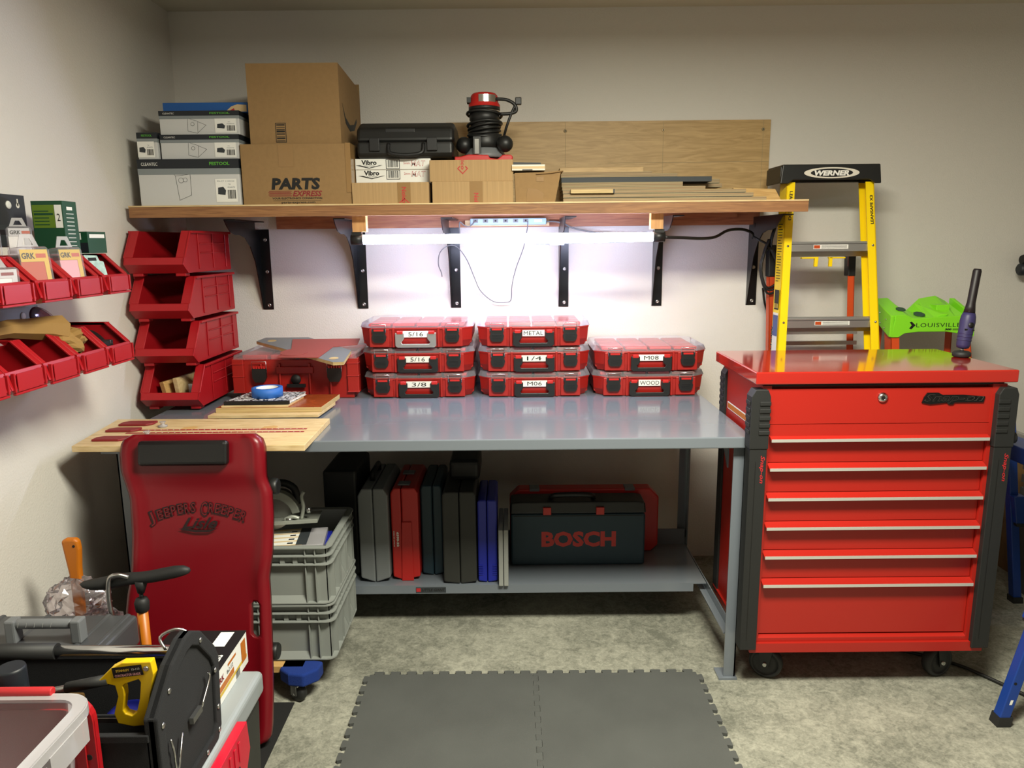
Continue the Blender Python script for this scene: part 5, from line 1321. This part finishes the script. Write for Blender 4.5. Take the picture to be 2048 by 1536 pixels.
    for (xt, xb) in ((1.178, 1.222), (1.568, 1.625)):
        b = M(o); s = -1 if xt > 1.3 else 1
        p, q = (xb+(.0 if s > 0 else 0), Yr(0)-.0, .02), (xt, Yr(1.57), 1.56); b_ = s*.03
        beam(b, p, q, (b_, 0, 0), (0, .004, 0), m_org_l); beam(b, p, q, (s*.004, 0, 0), (0, .04, 0), m_org_l); b.build('rear_rail', t, label='orange rear rail')
        b = M(o); beam(b, (xt+(xb-xt)*.08-s*.004, Yr(1.5)-.006, 1.43), (xt-s*.004, Yr(1.57)-.006, 1.575), (s*.034, 0, 0), (0, .05, 0), m_blk); b.build('hinge_bracket', t, .004)
    for z in (1.165, 1.115, .7, .4):
        b = M(o); b.box(1.20, 1.60, Yr(z)+.0, Yr(z)+.02, z, z+.018, m_alu); b.build('rear_brace', t, label='aluminium rear brace')
yellow_ladder()

# ---------------------------------------------------------------- low orange ladder with lime cap
def green_ladder():
    o = (1.85, 3.3, 0)
    t = thing('stepladder', 'low orange step ladder with a lime green moulded top', 'ladder', o)
    y0 = 3.29
    b = M(o)
    b.prism([(1.672, 1.168), (1.705, 1.168), (1.73, 1.185), (1.79, 1.192), (1.915, 1.192), (1.985, 1.180), (2.0, 1.168), (2.035, 1.168), (2.028, 1.265), (1.995, 1.272), (1.965, 1.262), (1.755, 1.250), (1.73, 1.268), (1.685, 1.268)], 'y', y0, y0+.014, m_lime)
    b.prism([(y0, 1.264), (y0+.17, 1.325), (y0+.19, 1.325), (y0+.19, 1.25), (y0+.01, 1.17), (y0, 1.17)], 'x', 1.664, 1.680, m_lime)
    b.prism([(y0, 1.262), (y0+.17, 1.325), (y0+.19, 1.325), (y0+.19, 1.25), (y0+.01, 1.17), (y0, 1.17)], 'x', 2.022, 2.038, m_lime)
    b.prism([(y0, 1.250), (y0+.19, 1.272), (y0+.19, 1.235), (y0+.02, 1.235)], 'x', 1.675, 2.028, m_lime)
    b.prism([(1.668, 1.245), (1.668, 1.262), (1.735, 1.266), (1.765, 1.252), (1.80, 1.245)], 'y', y0+.004, y0+.19, m_lime, poly2=[(1.668, 1.245), (1.670, 1.326), (1.735, 1.330), (1.772, 1.300), (1.80, 1.255)])
    b.prism([(1.83, 1.243), (1.90, 1.250), (1.955, 1.252), (1.99, 1.262), (2.03, 1.245)], 'y', y0+.004, y0+.19, m_lime, poly2=[(1.80, 1.245), (1.880, 1.325), (1.955, 1.338), (2.0, 1.315), (2.03, 1.275)])
    b.prism([(1.845, 1.243), (1.90, 1.268), (1.93, 1.268), (1.90, 1.243)], 'y', y0+.02, y0+.16, m_lime, poly2=[(1.815, 1.243), (1.845, 1.305), (1.875, 1.305), (1.86, 1.243)])
    b.box(1.90, 1.96, y0+.07, y0+.13, 1.25, 1.305, m_lime)
    cap = b.build('top_cap', t, .007, 3, label='lime green moulded top tray')
    b = M(o)
    for (x, y, z, r) in ((1.735, y0+.06, 1.288, .022), (1.82, y0+.06, 1.265, .026)):
        b.xf = Matrix.Translation((x, y, z)) @ Matrix.Rotation(math.radians(20), 4, 'X') ; b.lathe([(r, -.001), (r*.95, .0008)], (0, 0, 0), m_dgreen, 'z', 8)
    b.xf = None; b.build('cap_recesses', cap)
    b = M(o); b.text('LOUISVILLE', (1.778, y0, 1.213), .195, .018, m_black, sp=1.1, ex=.0008)
    b.prism([(1.748, 1.236), (1.757, 1.238), (1.775, 1.222), (1.757, 1.204), (1.748, 1.208), (1.758, 1.222)], 'y', y0-.001, y0-.0004, m_black)
    b.text('300', (1.905, y0, 1.198), .03, .009, m_black, bold=.06, shear=.2, ex=.0008); b.quad((1.94, y0, 1.202), .04, .003, m_black); b.quad((1.94, y0, 1.198), .04, .002, m_black)
    b.build('lettering', cap, label='black maker lettering with an arrow mark')
    b = M(o)
    for (y, z) in ((y0+.04, 1.245), (y0+.05, 1.205), (y0+.10, 1.27), (y0+.09, 1.225)): b.lathe([(.004, 0), (.003, -.003)], (1.664, y, z), m_chrome, 'x', 10)
    b.build('rivets', cap)
    for (xa, xb, s) in ((1.676, 1.664, 1), (2.026, 2.08, -1)):
        b = M(o); p, q = (xb, y0-.22, .02), (xa, y0+.012, 1.19)
        beam(b, p, q, (s*.036, 0, 0), (0, .004, 0), m_org_l); beam(b, p, q, (s*.004, 0, 0), (0, .06, 0), m_org_l); r = b.build('side_rail', t, label='orange side rail')
        b = M(o); p, q = (xb, y0+.19, .02), (xa, y0+.15, 1.25); beam(b, p, q, (s*.03, 0, 0), (0, .004, 0), m_org_l); beam(b, p, q, (s*.004, 0, 0), (0, .03, 0), m_org_l); b.build('rear_rail', t, label='orange rear rail')
    for z in (.87, .56, .26):
        yy = y0+.012-.232*(1.19-z)/1.17; x0 = 1.676-.012*(1.19-z)/1.17; x1 = 2.026+.054*(1.19-z)/1.17
        b = M(o); b.box(x0+.005, x1-.005, yy+.002, yy+.06, z-.03, z, m_alu); b.build('step', t)
green_ladder()

# ---------------------------------------------------------------- on and beside the cart
def work_light():
    o = (1.652, 2.73, 1.1675)
    t = thing('work_light', 'slim purple and black rechargeable work light standing on the cart lid', 'work light', o)
    b = M(o); b.lathe([(.024, 0), (.031, .004), (.031, .016), (.024, .022), (.008, .024)], o, m_rub, 'z', 28); b.build('round_base', t)
    b = M(o); b.tube([(1.652, 2.73, 1.19), (1.653, 2.73, 1.20)], .006, m_chrome, 10, sub=1); b.build('swivel', t)
    X = Matrix.Translation((1.653, 2.73, 1.198)) @ Matrix.Rotation(math.radians(7.5), 4, 'Y') @ Matrix.Rotation(math.radians(-4), 4, 'X')
    b = M(o); b.xf = X; b.lathe([(.010, 0), (.020, .004), (.023, .014), (.024, .05), (.026, .10), (.024, .12), (.020, .132)], (0, 0, 0), m_purple, 'z', 20)
    for k in range(4): b.lathe([(.0242, .03+k*.012), (.0250, .032+k*.012), (.0246, .034+k*.012)], (0, 0, 0), m_purple, 'z', 20)
    b.build('handle', t, label='purple grip')
    b = M(o); b.xf = X; b.lathe([(.0, -.0265), (.010, -.0265), (.010, -.022)], (0, 0, .088), m_dk, 'y', 16); b.box(-.017, -.008, -.0235, -.019, .068, .073, m_black); b.box(.008, .017, -.0235, -.019, .068, .073, m_black); b.build('power_button', t)
    b = M(o); b.xf = X; b.lathe([(.020, .130), (.0165, .155), (.0145, .17), (.0145, .285), (.012, .292)], (0, 0, 0), m_lens, 'z', 16); b.build('light_wand', t, label='thin black light wand')
work_light()
def stand():
    o = (1.9, 2.7, 0)
    t = thing('work_stand', 'folding blue steel work stand with numbered legs beside the cart', 'stand', o)
    b = M(o); beam(b, (1.60, 2.235, .012), (1.862, 2.335, .80), (.036, 0, 0), (0, .036, 0), m_bluem); lg = b.build('leg', t, .003)
    b = M(o); beam(b, (1.596, 2.231, 0), (1.606, 2.235, .032), (.044, 0, 0), (0, .044, 0), m_rub); b.build('foot', lg, label='black rubber foot')
    u = Vector((.262, .1, .788)).normalized()
    for ch, z in (('1', .075), ('2', .285), ('3', .325)):
        f = (z-.012)/.788; b = M(o); b.text(ch, (1.60+.262*f+.014, 2.235+.1*f, z), .009, .017, m_white, right=(1, 0, 0), up=u, bold=.04, ex=.0012); b.build('number', lg)
    f = .07/.788; b = M(o); b.lathe([(.005, 0), (.005, -.001)], (1.60+.262*.17+.010, 2.235+.1*.17, .146), m_black, 'y', 12); b.build('pin_hole', lg)
    b = M(o); beam(b, (1.688, 2.262, .355), (1.735, 2.28, .47), (.056, 0, 0), (0, .05, 0), m_bluem); b.build('clamp_collar', t, .004)
    b = M(o); beam(b, (1.690, 2.255, .345), (1.695, 2.257, .362), (.054, 0, 0), (0, .055, 0), m_rub); beam(b, (1.688, 2.250, .375), (1.700, 2.255, .43), (.016, 0, 0), (0, .01, 0), m_rub)
    b.text('n', (1.694, 2.25, .395), .006, .010, m_white, ex=.001); b.build('lock_lever', t, .002, label='black locking lever')
    b = M(o); beam(b, (2.215, 3.09, .012), (2.02, 2.98, .86), (.036, 0, 0), (0, .036, 0), m_bluem); lg = b.build('leg', t, .003)
    b = M(o); beam(b, (2.212, 3.086, 0), (2.206, 3.082, .03), (.044, 0, 0), (0, .044, 0), m_rub); b.build('foot', lg, label='black rubber foot')
    b = M(o); beam(b, (2.135, 3.02, .40), (2.095, 2.995, .53), (.052, 0, 0), (0, .05, 0), m_bluem); beam(b, (2.14, 3.02, .385), (2.135, 3.018, .402), (.05, 0, 0), (0, .054, 0), m_rub); b.build('clamp_collar', t, .004)
    b = M(o); b.box(1.86, 1.96, 2.34, 3.02, .78, .84, m_bluem); b.build('top_beam', t, .004)
    b = M(o); beam(b, (2.35, 2.235, .012), (1.94, 2.335, .80), (.036, 0, 0), (0, .036, 0), m_bluem); b.build('leg', t, .003)
stand()
o = (2.4, 3.1, 0)
t = thing('hardboard_panel', 'brown board with a silvery channel along its top, behind the foam slabs', 'panel', o)
b = M(o); b.box(2.392, 2.402, 2.5, 3.60, 0.001, .65, m_panelb); b.build('board', t)
b = M(o); b.box(2.384, 2.410, 2.5, 3.60, .651, .690, m_alu); b.box(2.380, 2.386, 2.5, 3.60, .651, .660, m_alu); b.build('edge_channel', t, .002)
for k, (x, lb) in enumerate(((2.367, 'foam slab with notched edge leaning inside, next to the brown board'), (2.340, 'middle upright foam slab with a notched edge'), (2.313, 'outer upright foam slab with a notched edge, beside the blue leg'))):
    b = M((x, 3.0, 0)); yb = 3.28-.012*k
    pr = tabs((yb, .002), (yb, .61), 10, (1, 0)); P = [(v.x, v.y) for v in pr]+[(yb, .61), (2.66, .61), (2.66, .002)]
    b.prism(P, 'x', x, x+.014, m_mat); tag(b.build('foam_slab'), lb, 'foam mat', 'foam slabs stood on edge')
b = M((1.75, 2.4, 0)); b.tube([(1.40, 2.72, .008), (1.62, 2.63, .008), (1.73, 2.586, .008), (1.705, 2.42, .008), (1.70, 2.25, .008), (1.72, 2.0, .008)] if False else [(1.30, 2.80, .008), (1.55, 2.68, .008), (1.67, 2.60, .008), (1.73, 2.52, .008), (1.80, 2.40, .008), (1.86, 2.28, .008), (1.93, 2.05, .008)], .0065, m_blk, 8)
tag(b.build('floor_cable'), 'black power cable lying on the concrete by the cart caster', 'cable')
o = (2.42, 3.55, 1.47)
t = thing('grip_clamp', 'black and navy ribbed grip hanging on the back wall at the picture edge', 'clamp', o)
b = M(o); b.lathe([(.020, 0), (.024, .01), (.024, .11)], (2.39, 3.56, 1.495), m_black, 'x', 16); b.box(2.43, 2.46, 3.56, 3.629, 1.48, 1.51, m_black); b.build('upper_grip', t)
b = M(o); b.lathe([(.018, 0), (.028, .008), (.030, .02), (.028, .026), (.030, .034), (.028, .042), (.030, .05), (.030, .12)], (2.378, 3.56, 1.450), m_navy, 'x', 18); b.build('lower_grip', t, label='navy ribbed grip')

# ---------------------------------------------------------------- heap by the side wall, on the floor
def storage_case():
    o = (-1.1, 1.7, 0)
    t = thing('storage_toolbox', 'big toolbox with pale grey lid and crimson end latch, carrying the black tool bag', 'toolbox', o)
    b = M(o); b.box(-1.48, -.752, 1.44, 2.0, .0045, .30, m_cblack, .01); b.build('body', t, .02, 3)
    b = M(o); b.box(-1.49, -.742, 1.43, 2.01, .301, .372, m_lidg, -.0); b.build('lid', t, .016, 4, label='pale grey lid')
    b = M(o); b.prism([(1.535, .20), (1.60, .355), (1.79, .355), (1.80, .27), (1.74, .19), (1.56, .17)], 'x', -.742, -.716, m_crimson)
    for k in range(3): b.box(-.716, -.713, 1.59+k*.03, 1.60+k*.03, .21, .26, m_white if False else m_crimson); b.box(-.716, -.713, 1.66+k*.03, 1.67+k*.03, .285, .34, m_crimson)
    b.lathe([(.0, .0), (.008, 0), (.008, .003)], (-.716, 1.68, .27), m_black, 'x', 10); b.box(-.7165, -.713, 1.62, 1.72, .268, .274, m_black)
    b.build('latch', t, .006, 3, label='big crimson ridged latch')
storage_case()
o = (-1.25, 1.9, .3725)
t = thing('tool_case', 'dusty dark grey hard case with a light grey carrying handle, against the side wall', 'tool case', o)
b = M(o); b.box(-1.515, -1.096, 1.80, 2.005, .3725, .46, m_dgrey, .008); b.build('base_shell', t, .01, 3)
b = M(o); b.box(-1.518, -1.092, 1.797, 2.008, .461, .552, m_dgrey, -.0); 
for x in (-1.49, -1.36, -1.185, -1.13): b.box(x, x+.022, 1.794, 2.011, .47, .556, m_dgrey)
b.build('lid', t, .012, 3)
b = M(o)
b.tube([(-1.345, 1.86, .603), (-1.19, 1.86, .603)], .0135, m_hgrey, 16, sub=1)
for x in (-1.365, -1.19): b.box(x, x+.028, 1.842, 1.878, .552, .618, m_hgrey)
for k in range(5): b.quad((-1.33+k*.022, 1.8462, .60), .0012, .014, m_lgrey, up=(.3, 0, 1), ex=.0006)
b.build('handle', t, .005, 2, label='light grey moulded handle with pale scuff lines')
o = (-.95, 1.9, .3725)
t = thing('screw_carton', 'black and white carton with orange and yellow print on its end, holding screws', 'box', o)
b = M(o); b.box(-1.02, -.800, 1.80, 2.05, .3725, .472, m_white); b.build('carton', t, .001)
b = M(o); b.box(-1.021, -.799, 1.799, 2.051, .4715, .4735, m_black); b.quad((-1.01, 1.805, .4735), .14, .09, m_white, up=(0, 1, 0), ex=.0006); b.barcode((-1.0, 1.81, .4735), .07, .02, m_black, up=(0, 1, 0), ex=.0012)
b.quad((-.87, 1.96, .4735), .04, .08, m_white, up=(0, 1, 0), ex=.0006)
b.text('FASTENERS', (-.815, 1.815, .4735), .10, .02, m_white, right=(0, 1, 0), up=(-1, 0, 0), bold=.03, ex=.0008); b.build('printed_top', t, label='black printed top with white panels')
b = M(o)
b.quad((-.80, 1.80, .392), .24, .010, m_gold, right=(0, 1, .02), ex=.0006); b.quad((-.80, 1.81, .404), .13, .018, m_orange, right=(0, 1, .02), ex=.0006)
b.quad((-.80, 2.0, .395), .035, .065, m_orange, right=(0, 1, 0), ex=.0008); b.text('GRK', (-.80, 1.82, .430), .05, .018, m_dred, right=(0, 1, 0), ex=.0008, bold=.03); b.text('8x2-1/2', (-.80, 1.89, .430), .045, .012, m_black, right=(0, 1, 0), ex=.0008)
b.quad((-.80, 1.90, .448), .06, .008, m_orange, right=(0, 1, 0), ex=.0008); b.barcode((-.80, 1.95, .376), .03, .022, m_black, right=(0, 1, 0), ex=.0009)
b.build('printed_end', t, label='white end panel with orange and yellow bands')
b = M((-.95, 1.85, .48)); b.tube([(-.975, 1.83, .476), (-.96, 1.84, .51), (-.935, 1.85, .515), (-.92, 1.86, .50), (-.925, 1.86, .476)], .006, m_frost, 8); tag(b.build('clear_loop'), 'translucent white plastic loop standing on the screw carton', 'strap')

def tool_bag():
    o = (-1.0, 1.56, .3725)
    t = thing('tool_bag', 'open black canvas tool bag with tubular metal handle and riveted end panel', 'tool bag', o)
    end = [(1.405, .375), (1.405, .627), (1.495, .698), (1.565, .722), (1.60, .722), (1.645, .697), (1.715, .618), (1.732, .582), (1.715, .40), (1.69, .375)]
    c = (1.565, .53); inn = [(c[0]+(y-c[0])*.80, c[1]+(z-c[1])*.82) for y, z in end]
    for x0, s in ((-.775, 1), (-1.375, -1)):
        b = M(o); b.prism(end, 'x', x0+.008, x0+.018, m_fabric); b.build('end_panel', t)
        b = M(o); b.ring(end, inn, 'x', x0-.004, x0+.026, m_fabric)
        for k in range(26):
            if s > 0:
                f = k/26; y = 1.405+.16*f; z = .60+.122*f
                b.box(x0-.006, x0+.028, y-.004, y-.001, z-.03, z+.0, m_dk) if False else None
        b.build('webbing_border', t, .004, 2, label='wide black webbing border')
    b = M(o)
    b.box(-1.37, -.77, 1.405, 1.411, .375, .588, m_fabric); b.box(-1.37, -.77, 1.705, 1.711, .375, .60, m_fabric); b.box(-1.37, -.77, 1.411, 1.705, .375, .385, m_fabric)
    b.box(-1.37, -.77, 1.401, 1.415, .575, .592, m_fabric); b.box(-1.37, -.77, 1.702, 1.716, .590, .605, m_fabric)
    b.box(-1.37, -.77, 1.55, 1.556, .385, .54, m_fabric)
    b.build('canvas_walls', t, .002)
    for (y, z) in ((1.425, .60), (1.425, .44), (1.465, .655), (1.635, .678), (1.70, .56), (1.70, .46), (1.695, .40), (1.62, .39)):
        b = M(o); b.lathe([(.007, 0), (.006, .003), (.002, .004)], (-.749, y, z), m_steel, 'x', 12); b.build('rivet', t)
    b = M(o); b.tube([(-1.40, 1.61, .667), (-1.075, 1.61, .667)], .0185, m_rub, 16, sub=1); b.build('foam_grip', t, label='black foam grip')
    b = M(o); b.tube([(-1.075, 1.61, .667), (-.80, 1.61, .667), (-.785, 1.61, .667)], .0125, m_chrome, 16, sub=1); b.build('handle_tube', t, label='bright metal handle tube')
    b = M(o); b.tube([(-.815, 1.60, .675), (-.83, 1.61, .70), (-.80, 1.625, .712), (-.775, 1.63, .70), (-.785, 1.62, .68)], .0035, m_steel, 8); b.build('d_ring', t)
    b = M(o)
    b.tube([(-.7505, 1.455, .545), (-.746, 1.452, .53), (-.748, 1.458, .52), (-.745, 1.455, .505), (-.748, 1.460, .49), (-.746, 1.458, .475), (-.748, 1.463, .455)], .0025, m_steel, 6)
    b.tube([(-.746, 1.50, .53), (-.744, 1.47, .475), (-.744, 1.43, .42)], .003, m_chrome, 6, sub=1); b.build('chain_clip', t, label='silvery chain and clip')
    b = M(o); b.box(-.752, -.742, 1.55, 1.60, .515, .530, m_steel); b.tube([(-.744, 1.60, .525), (-.743, 1.65, .565), (-.744, 1.655, .58), (-.744, 1.645, .585)], .003, m_chrome, 6); b.build('tape_clip', t, label='silvery tape measure clip')
tool_bag()
def saw():
    o = (-.9, 1.49, .45)
    KX = Matrix(((.942, 0, 0, -.012), (0, 1, 0, 0), (0, 0, .942, .0928), (0, 0, 0, 1)))
    t = thing('hacksaw', 'yellow-handled hacksaw lying in the black tool bag', 'saw', o)
    b = M(o); b.xf = KX
    O = [(-.952, .612), (-.918, .645), (-.890, .660), (-.824, .662), (-.820, .630), (-.836, .57), (-.850, .500), (-.880, .497), (-.915, .505), (-.922, .530), (-.908, .575), (-.912, .602)]
    I = [(-.895, .600), (-.890, .606), (-.880, .610), (-.856, .618), (-.852, .610), (-.858, .57), (-.868, .535), (-.880, .525), (-.895, .530), (-.900, .540), (-.893, .575), (-.893, .592)]
    b.ring(O, I, 'y', 1.478, 1.498, m_yels); h = b.build('handle', t, .004, 2, label='yellow cast handle')
    b = M(o); b.xf = KX; b.quad((-.912, 1.478, .622), .07, .026, m_black, right=(1, 0, .12), up=(-.12, 0, 1), ex=.0012); b.text('STANLEY', (-.905, 1.478, .637), .032, .006, m_gold, right=(1, 0, .12), up=(-.12, 0, 1), bold=.03, ex=.002); b.text('CONTRACTOR GRADE', (-.908, 1.478, .6245), .060, .006, m_pink, right=(1, 0, .12), up=(-.12, 0, 1), bold=.02, ex=.002); b.text('15-113', (-.868, 1.478, .642), .018, .005, m_white, right=(1, 0, .12), up=(-.12, 0, 1), ex=.002)
    b.lathe([(.007, 0), (.005, -.003)], (-.836, 1.478, .645), m_steel, 'y', 14); b.build('name_sticker', h, label='black and red name sticker')
    b = M(o); b.xf = KX; b.tube([(-.93, 1.488, .612), (-1.20, 1.488, .553)], .009, m_steel, 12, sub=1); b.tube([(-.93, 1.488, .612), (-1.03, 1.488, .592)], .0125, m_rub, 12, sub=1); b.build('frame_bar', t)
    b = M(o); b.xf = KX; b.box(-1.2, -.92, 1.487, 1.489, .50, .512, m_steel); b.tube([(-1.20, 1.488, .553), (-1.205, 1.488, .505)], .005, m_steel, 8, sub=1); b.build('blade', t)
saw()
b = M((-1.1, 1.48, .4)); b.lathe([(.027, 0), (.028, .01), (.028, .08), (.026, .086)], (-1.069, 1.448, .64), m_navy, 'z', 24); b.tube([(-1.069, 1.448, .64), (-1.069, 1.448, .39)], .012, m_orange, 10, sub=1)
tag(b.build('rubber_mallet'), 'blue-grey rubber mallet head upright in the black tool bag', 'mallet')
b = M((-.95, 1.6, .45)); b.sphere((-.93, 1.63, .455), .07, m_cblue, (1, .8, .9)); tag(b.build('blue_pouch'), 'dark blue speckled pouch deep in the black tool bag', 'pouch')
b = M((-1.1, 1.62, .5)); b.xf = Matrix.Translation((-1.1, 1.63, .39)) @ Matrix.Rotation(math.radians(8), 4, 'X'); b.box(-.16, .06, 0, .03, 0, .15, m_kraft); tag(b.build('brown_folder', bev=.004), 'brown suede holder standing inside the black tool bag', 'holder')

o = (-1.09, 2.045, 0)
t = thing('floor_pump', 'orange floor pump with a black T-handle standing before the dark red creeper', 'pump', o)
b = M(o); X = (-1.245, 2.045, .625), (-.955, 2.045, .668)
pts = [(-1.272, 2.045, .628), (-1.262, 2.045, .627), (-1.24, 2.045, .626), (-1.20, 2.045, .630), (-1.15, 2.045, .640), (-1.125, 2.045, .644), (-1.095, 2.045, .646), (-1.06, 2.045, .650), (-1.03, 2.045, .656), (-.99, 2.045, .664), (-.965, 2.045, .668), (-.95, 2.045, .668), (-.945, 2.045, .668)]
b.tube(pts, [.002, .010, .016, .0195, .0195, .018, .0175, .018, .0185, .018, .015, .009, .002], m_rub, 16, sub=1)
b.tube([(-1.092, 2.045, .64), (-1.096, 2.045, .60)], [.020, .010], m_rub, 12, sub=1); b.build('t_handle', t, label='black T-handle')
b = M(o); b.tube([(-1.096, 2.045, .60), (-1.097, 2.045, .57)], .006, m_blks, 10, sub=1); b.lathe([(.014, .54), (.019, .545), (.021, .57), (.016, .582), (.012, .584)], (-1.097, 2.045, 0), m_rub, 'z', 16); b.build('collar', t)
b = M(o); b.tube([(-1.098, 2.045, .55), (-1.10, 2.045, .03)], .0150, m_orange, 18, sub=1); b.build('barrel', t, label='orange barrel')
b = M(o); b.box(-1.20, -1.0, 2.03, 2.08, .0045, .03, m_rub); b.build('foot_plate', t, .004)
b = M(o); b.tube([(-1.12, 2.03, .655), (-1.145, 2.02, .667), (-1.17, 2.02, .655), (-1.178, 2.02, .60), (-1.175, 2.02, .54), (-1.165, 2.025, .40), (-1.13, 2.03, .10), (-1.10, 2.04, .04)], .0065, m_steel, 10); b.build('braided_hose', t, label='braided metal hose')
o = (-1.36, 2.14, 0)
t = thing('long_handled_tool', 'orange flared handle standing upright by the side wall in a clear bag', 'hand tool', o)
b = M(o); b.prism([(-1.352, .44), (-1.325, .44), (-1.318, .64), (-1.312, .70), (-1.314, .728), (-1.325, .735), (-1.35, .735), (-1.366, .728), (-1.362, .69), (-1.354, .62)], 'y', 2.125, 2.148, m_orange); b.build('handle', t, .008, 3)
b = M(o); b.lathe([(.004, 0), (.004, -.001)], (-1.327, 2.125, .712), m_black, 'y', 12); b.build('hang_hole', t)
b = M(o); b.tube([(-1.338, 2.137, .44), (-1.345, 2.14, .006)], .014, m_blk, 12, sub=1); b.build('shaft', t)
rn = random.Random(9)
b = M((-1.34, 2.14, .5)); b.sphere((-1.335, 2.125, .525), .088, m_film, (1.05, .85, .95), 30, 20, lambda i, j: 1+rn.uniform(-.10, .10)); b.sphere((-1.25, 2.10, .49), .045, m_film, (1.3, .9, .7), 20, 12, lambda i, j: 1+rn.uniform(-.12, .12))
tag(flat(b.build('plastic_bag')), 'crumpled clear plastic bag wrapped round the orange handle', 'bag')

# frosted tote and red lid
def tote():
    o = (-1.05, 1.18, .31)
    t = thing('clear_tote', 'frosted translucent storage tote with a red clip handle, nearest the camera', 'tote', o)
    x0, x1, y0, y1, zt = -1.28, -.845, .90, 1.372, .712
    Ro = rrect(x0, x1, y0, y1, .055, 6); Ri = rrect(x0+.022, x1-.022, y0+.022, y1-.022, .04, 6)
    Bo = rrect(x0+.05, x1-.05, y0+.05, y1-.05, .03, 6); Bi = rrect(x0+.054, x1-.054, y0+.054, y1-.054, .03, 6)
    To = rrect(x0+.019, x1-.019, y0+.019, y1-.019, .042, 6)
    n = len(Ro); b = M(o)
    vs = [(p[0], p[1], .312) for p in Bo]+[(p[0], p[1], zt-.006) for p in To]
    b.add(vs, [(i, (i+1) % n, n+(i+1) % n, n+i) for i in range(n)], m_toteb, True); b.add([(p[0], p[1], .312) for p in Bo], [tuple(range(n))], m_toteb)
    b.build('body', t)
    b = M(o); b.ring(Ro, Ri, 'z', zt-.006, zt, m_frost); b.ring(rrect(x0-.002, x1+.002, y0-.002, y1+.002, .056, 6), Ro, 'z', zt-.022, zt-.003, m_frost)
    b.box(x1-.03, x1+.004, y1-.17, y1-.05, zt-.07, zt-.02, m_frost); b.build('rim', t, label='thick milky rim')
    b = M(o); b.tube([(-1.045, y1, zt+.004), (-.935, y1, zt+.004)], .010, m_red, 10, sub=1); b.build('clip_handle', t, .002, label='red clip handle')
    b = M(o); b.quad((x1+.002, y1-.25, zt-.09), .07, .06, m_white, right=(0, 1, 0), ex=.001); b.barcode((x1+.002, y1-.23, zt-.08), .04, .035, m_black, right=(0, 1, 0), ex=.0016); b.build('price_sticker', t, label='white sticker with barcode')
tote()
b = M((-1.1, 1.39, .31)); P = rrect(-1.26, -.868, .312, .692, .05, 6)
P2 = rrect(-1.24, -.888, .332, .672, .04, 6)
b.prism(P, 'y', 1.380, 1.386, m_bin); b.ring(P, P2, 'y', 1.384, 1.398, m_bin); b.ring(P2, rrect(-1.22, -.908, .352, .652, .03, 6), 'y', 1.376, 1.381, m_bin)
b.lathe([(.007, 0), (.007, -.001)], (-.884, 1.380, .56), m_black, 'y', 12)
tag(b.build('tote_lid', bev=.0015, seg=1), 'red plastic tote lid standing upright behind the frosted tote', 'lid')
b = M((-1.1, 1.15, 0)); b.box(-1.38, -.80, .86, 1.42, .0045, .3115, m_dk, .01); tag(b.build('storage_chest', bev=.02, seg=3), 'black chest beneath the frosted tote, standing on the rubber mat', 'chest')
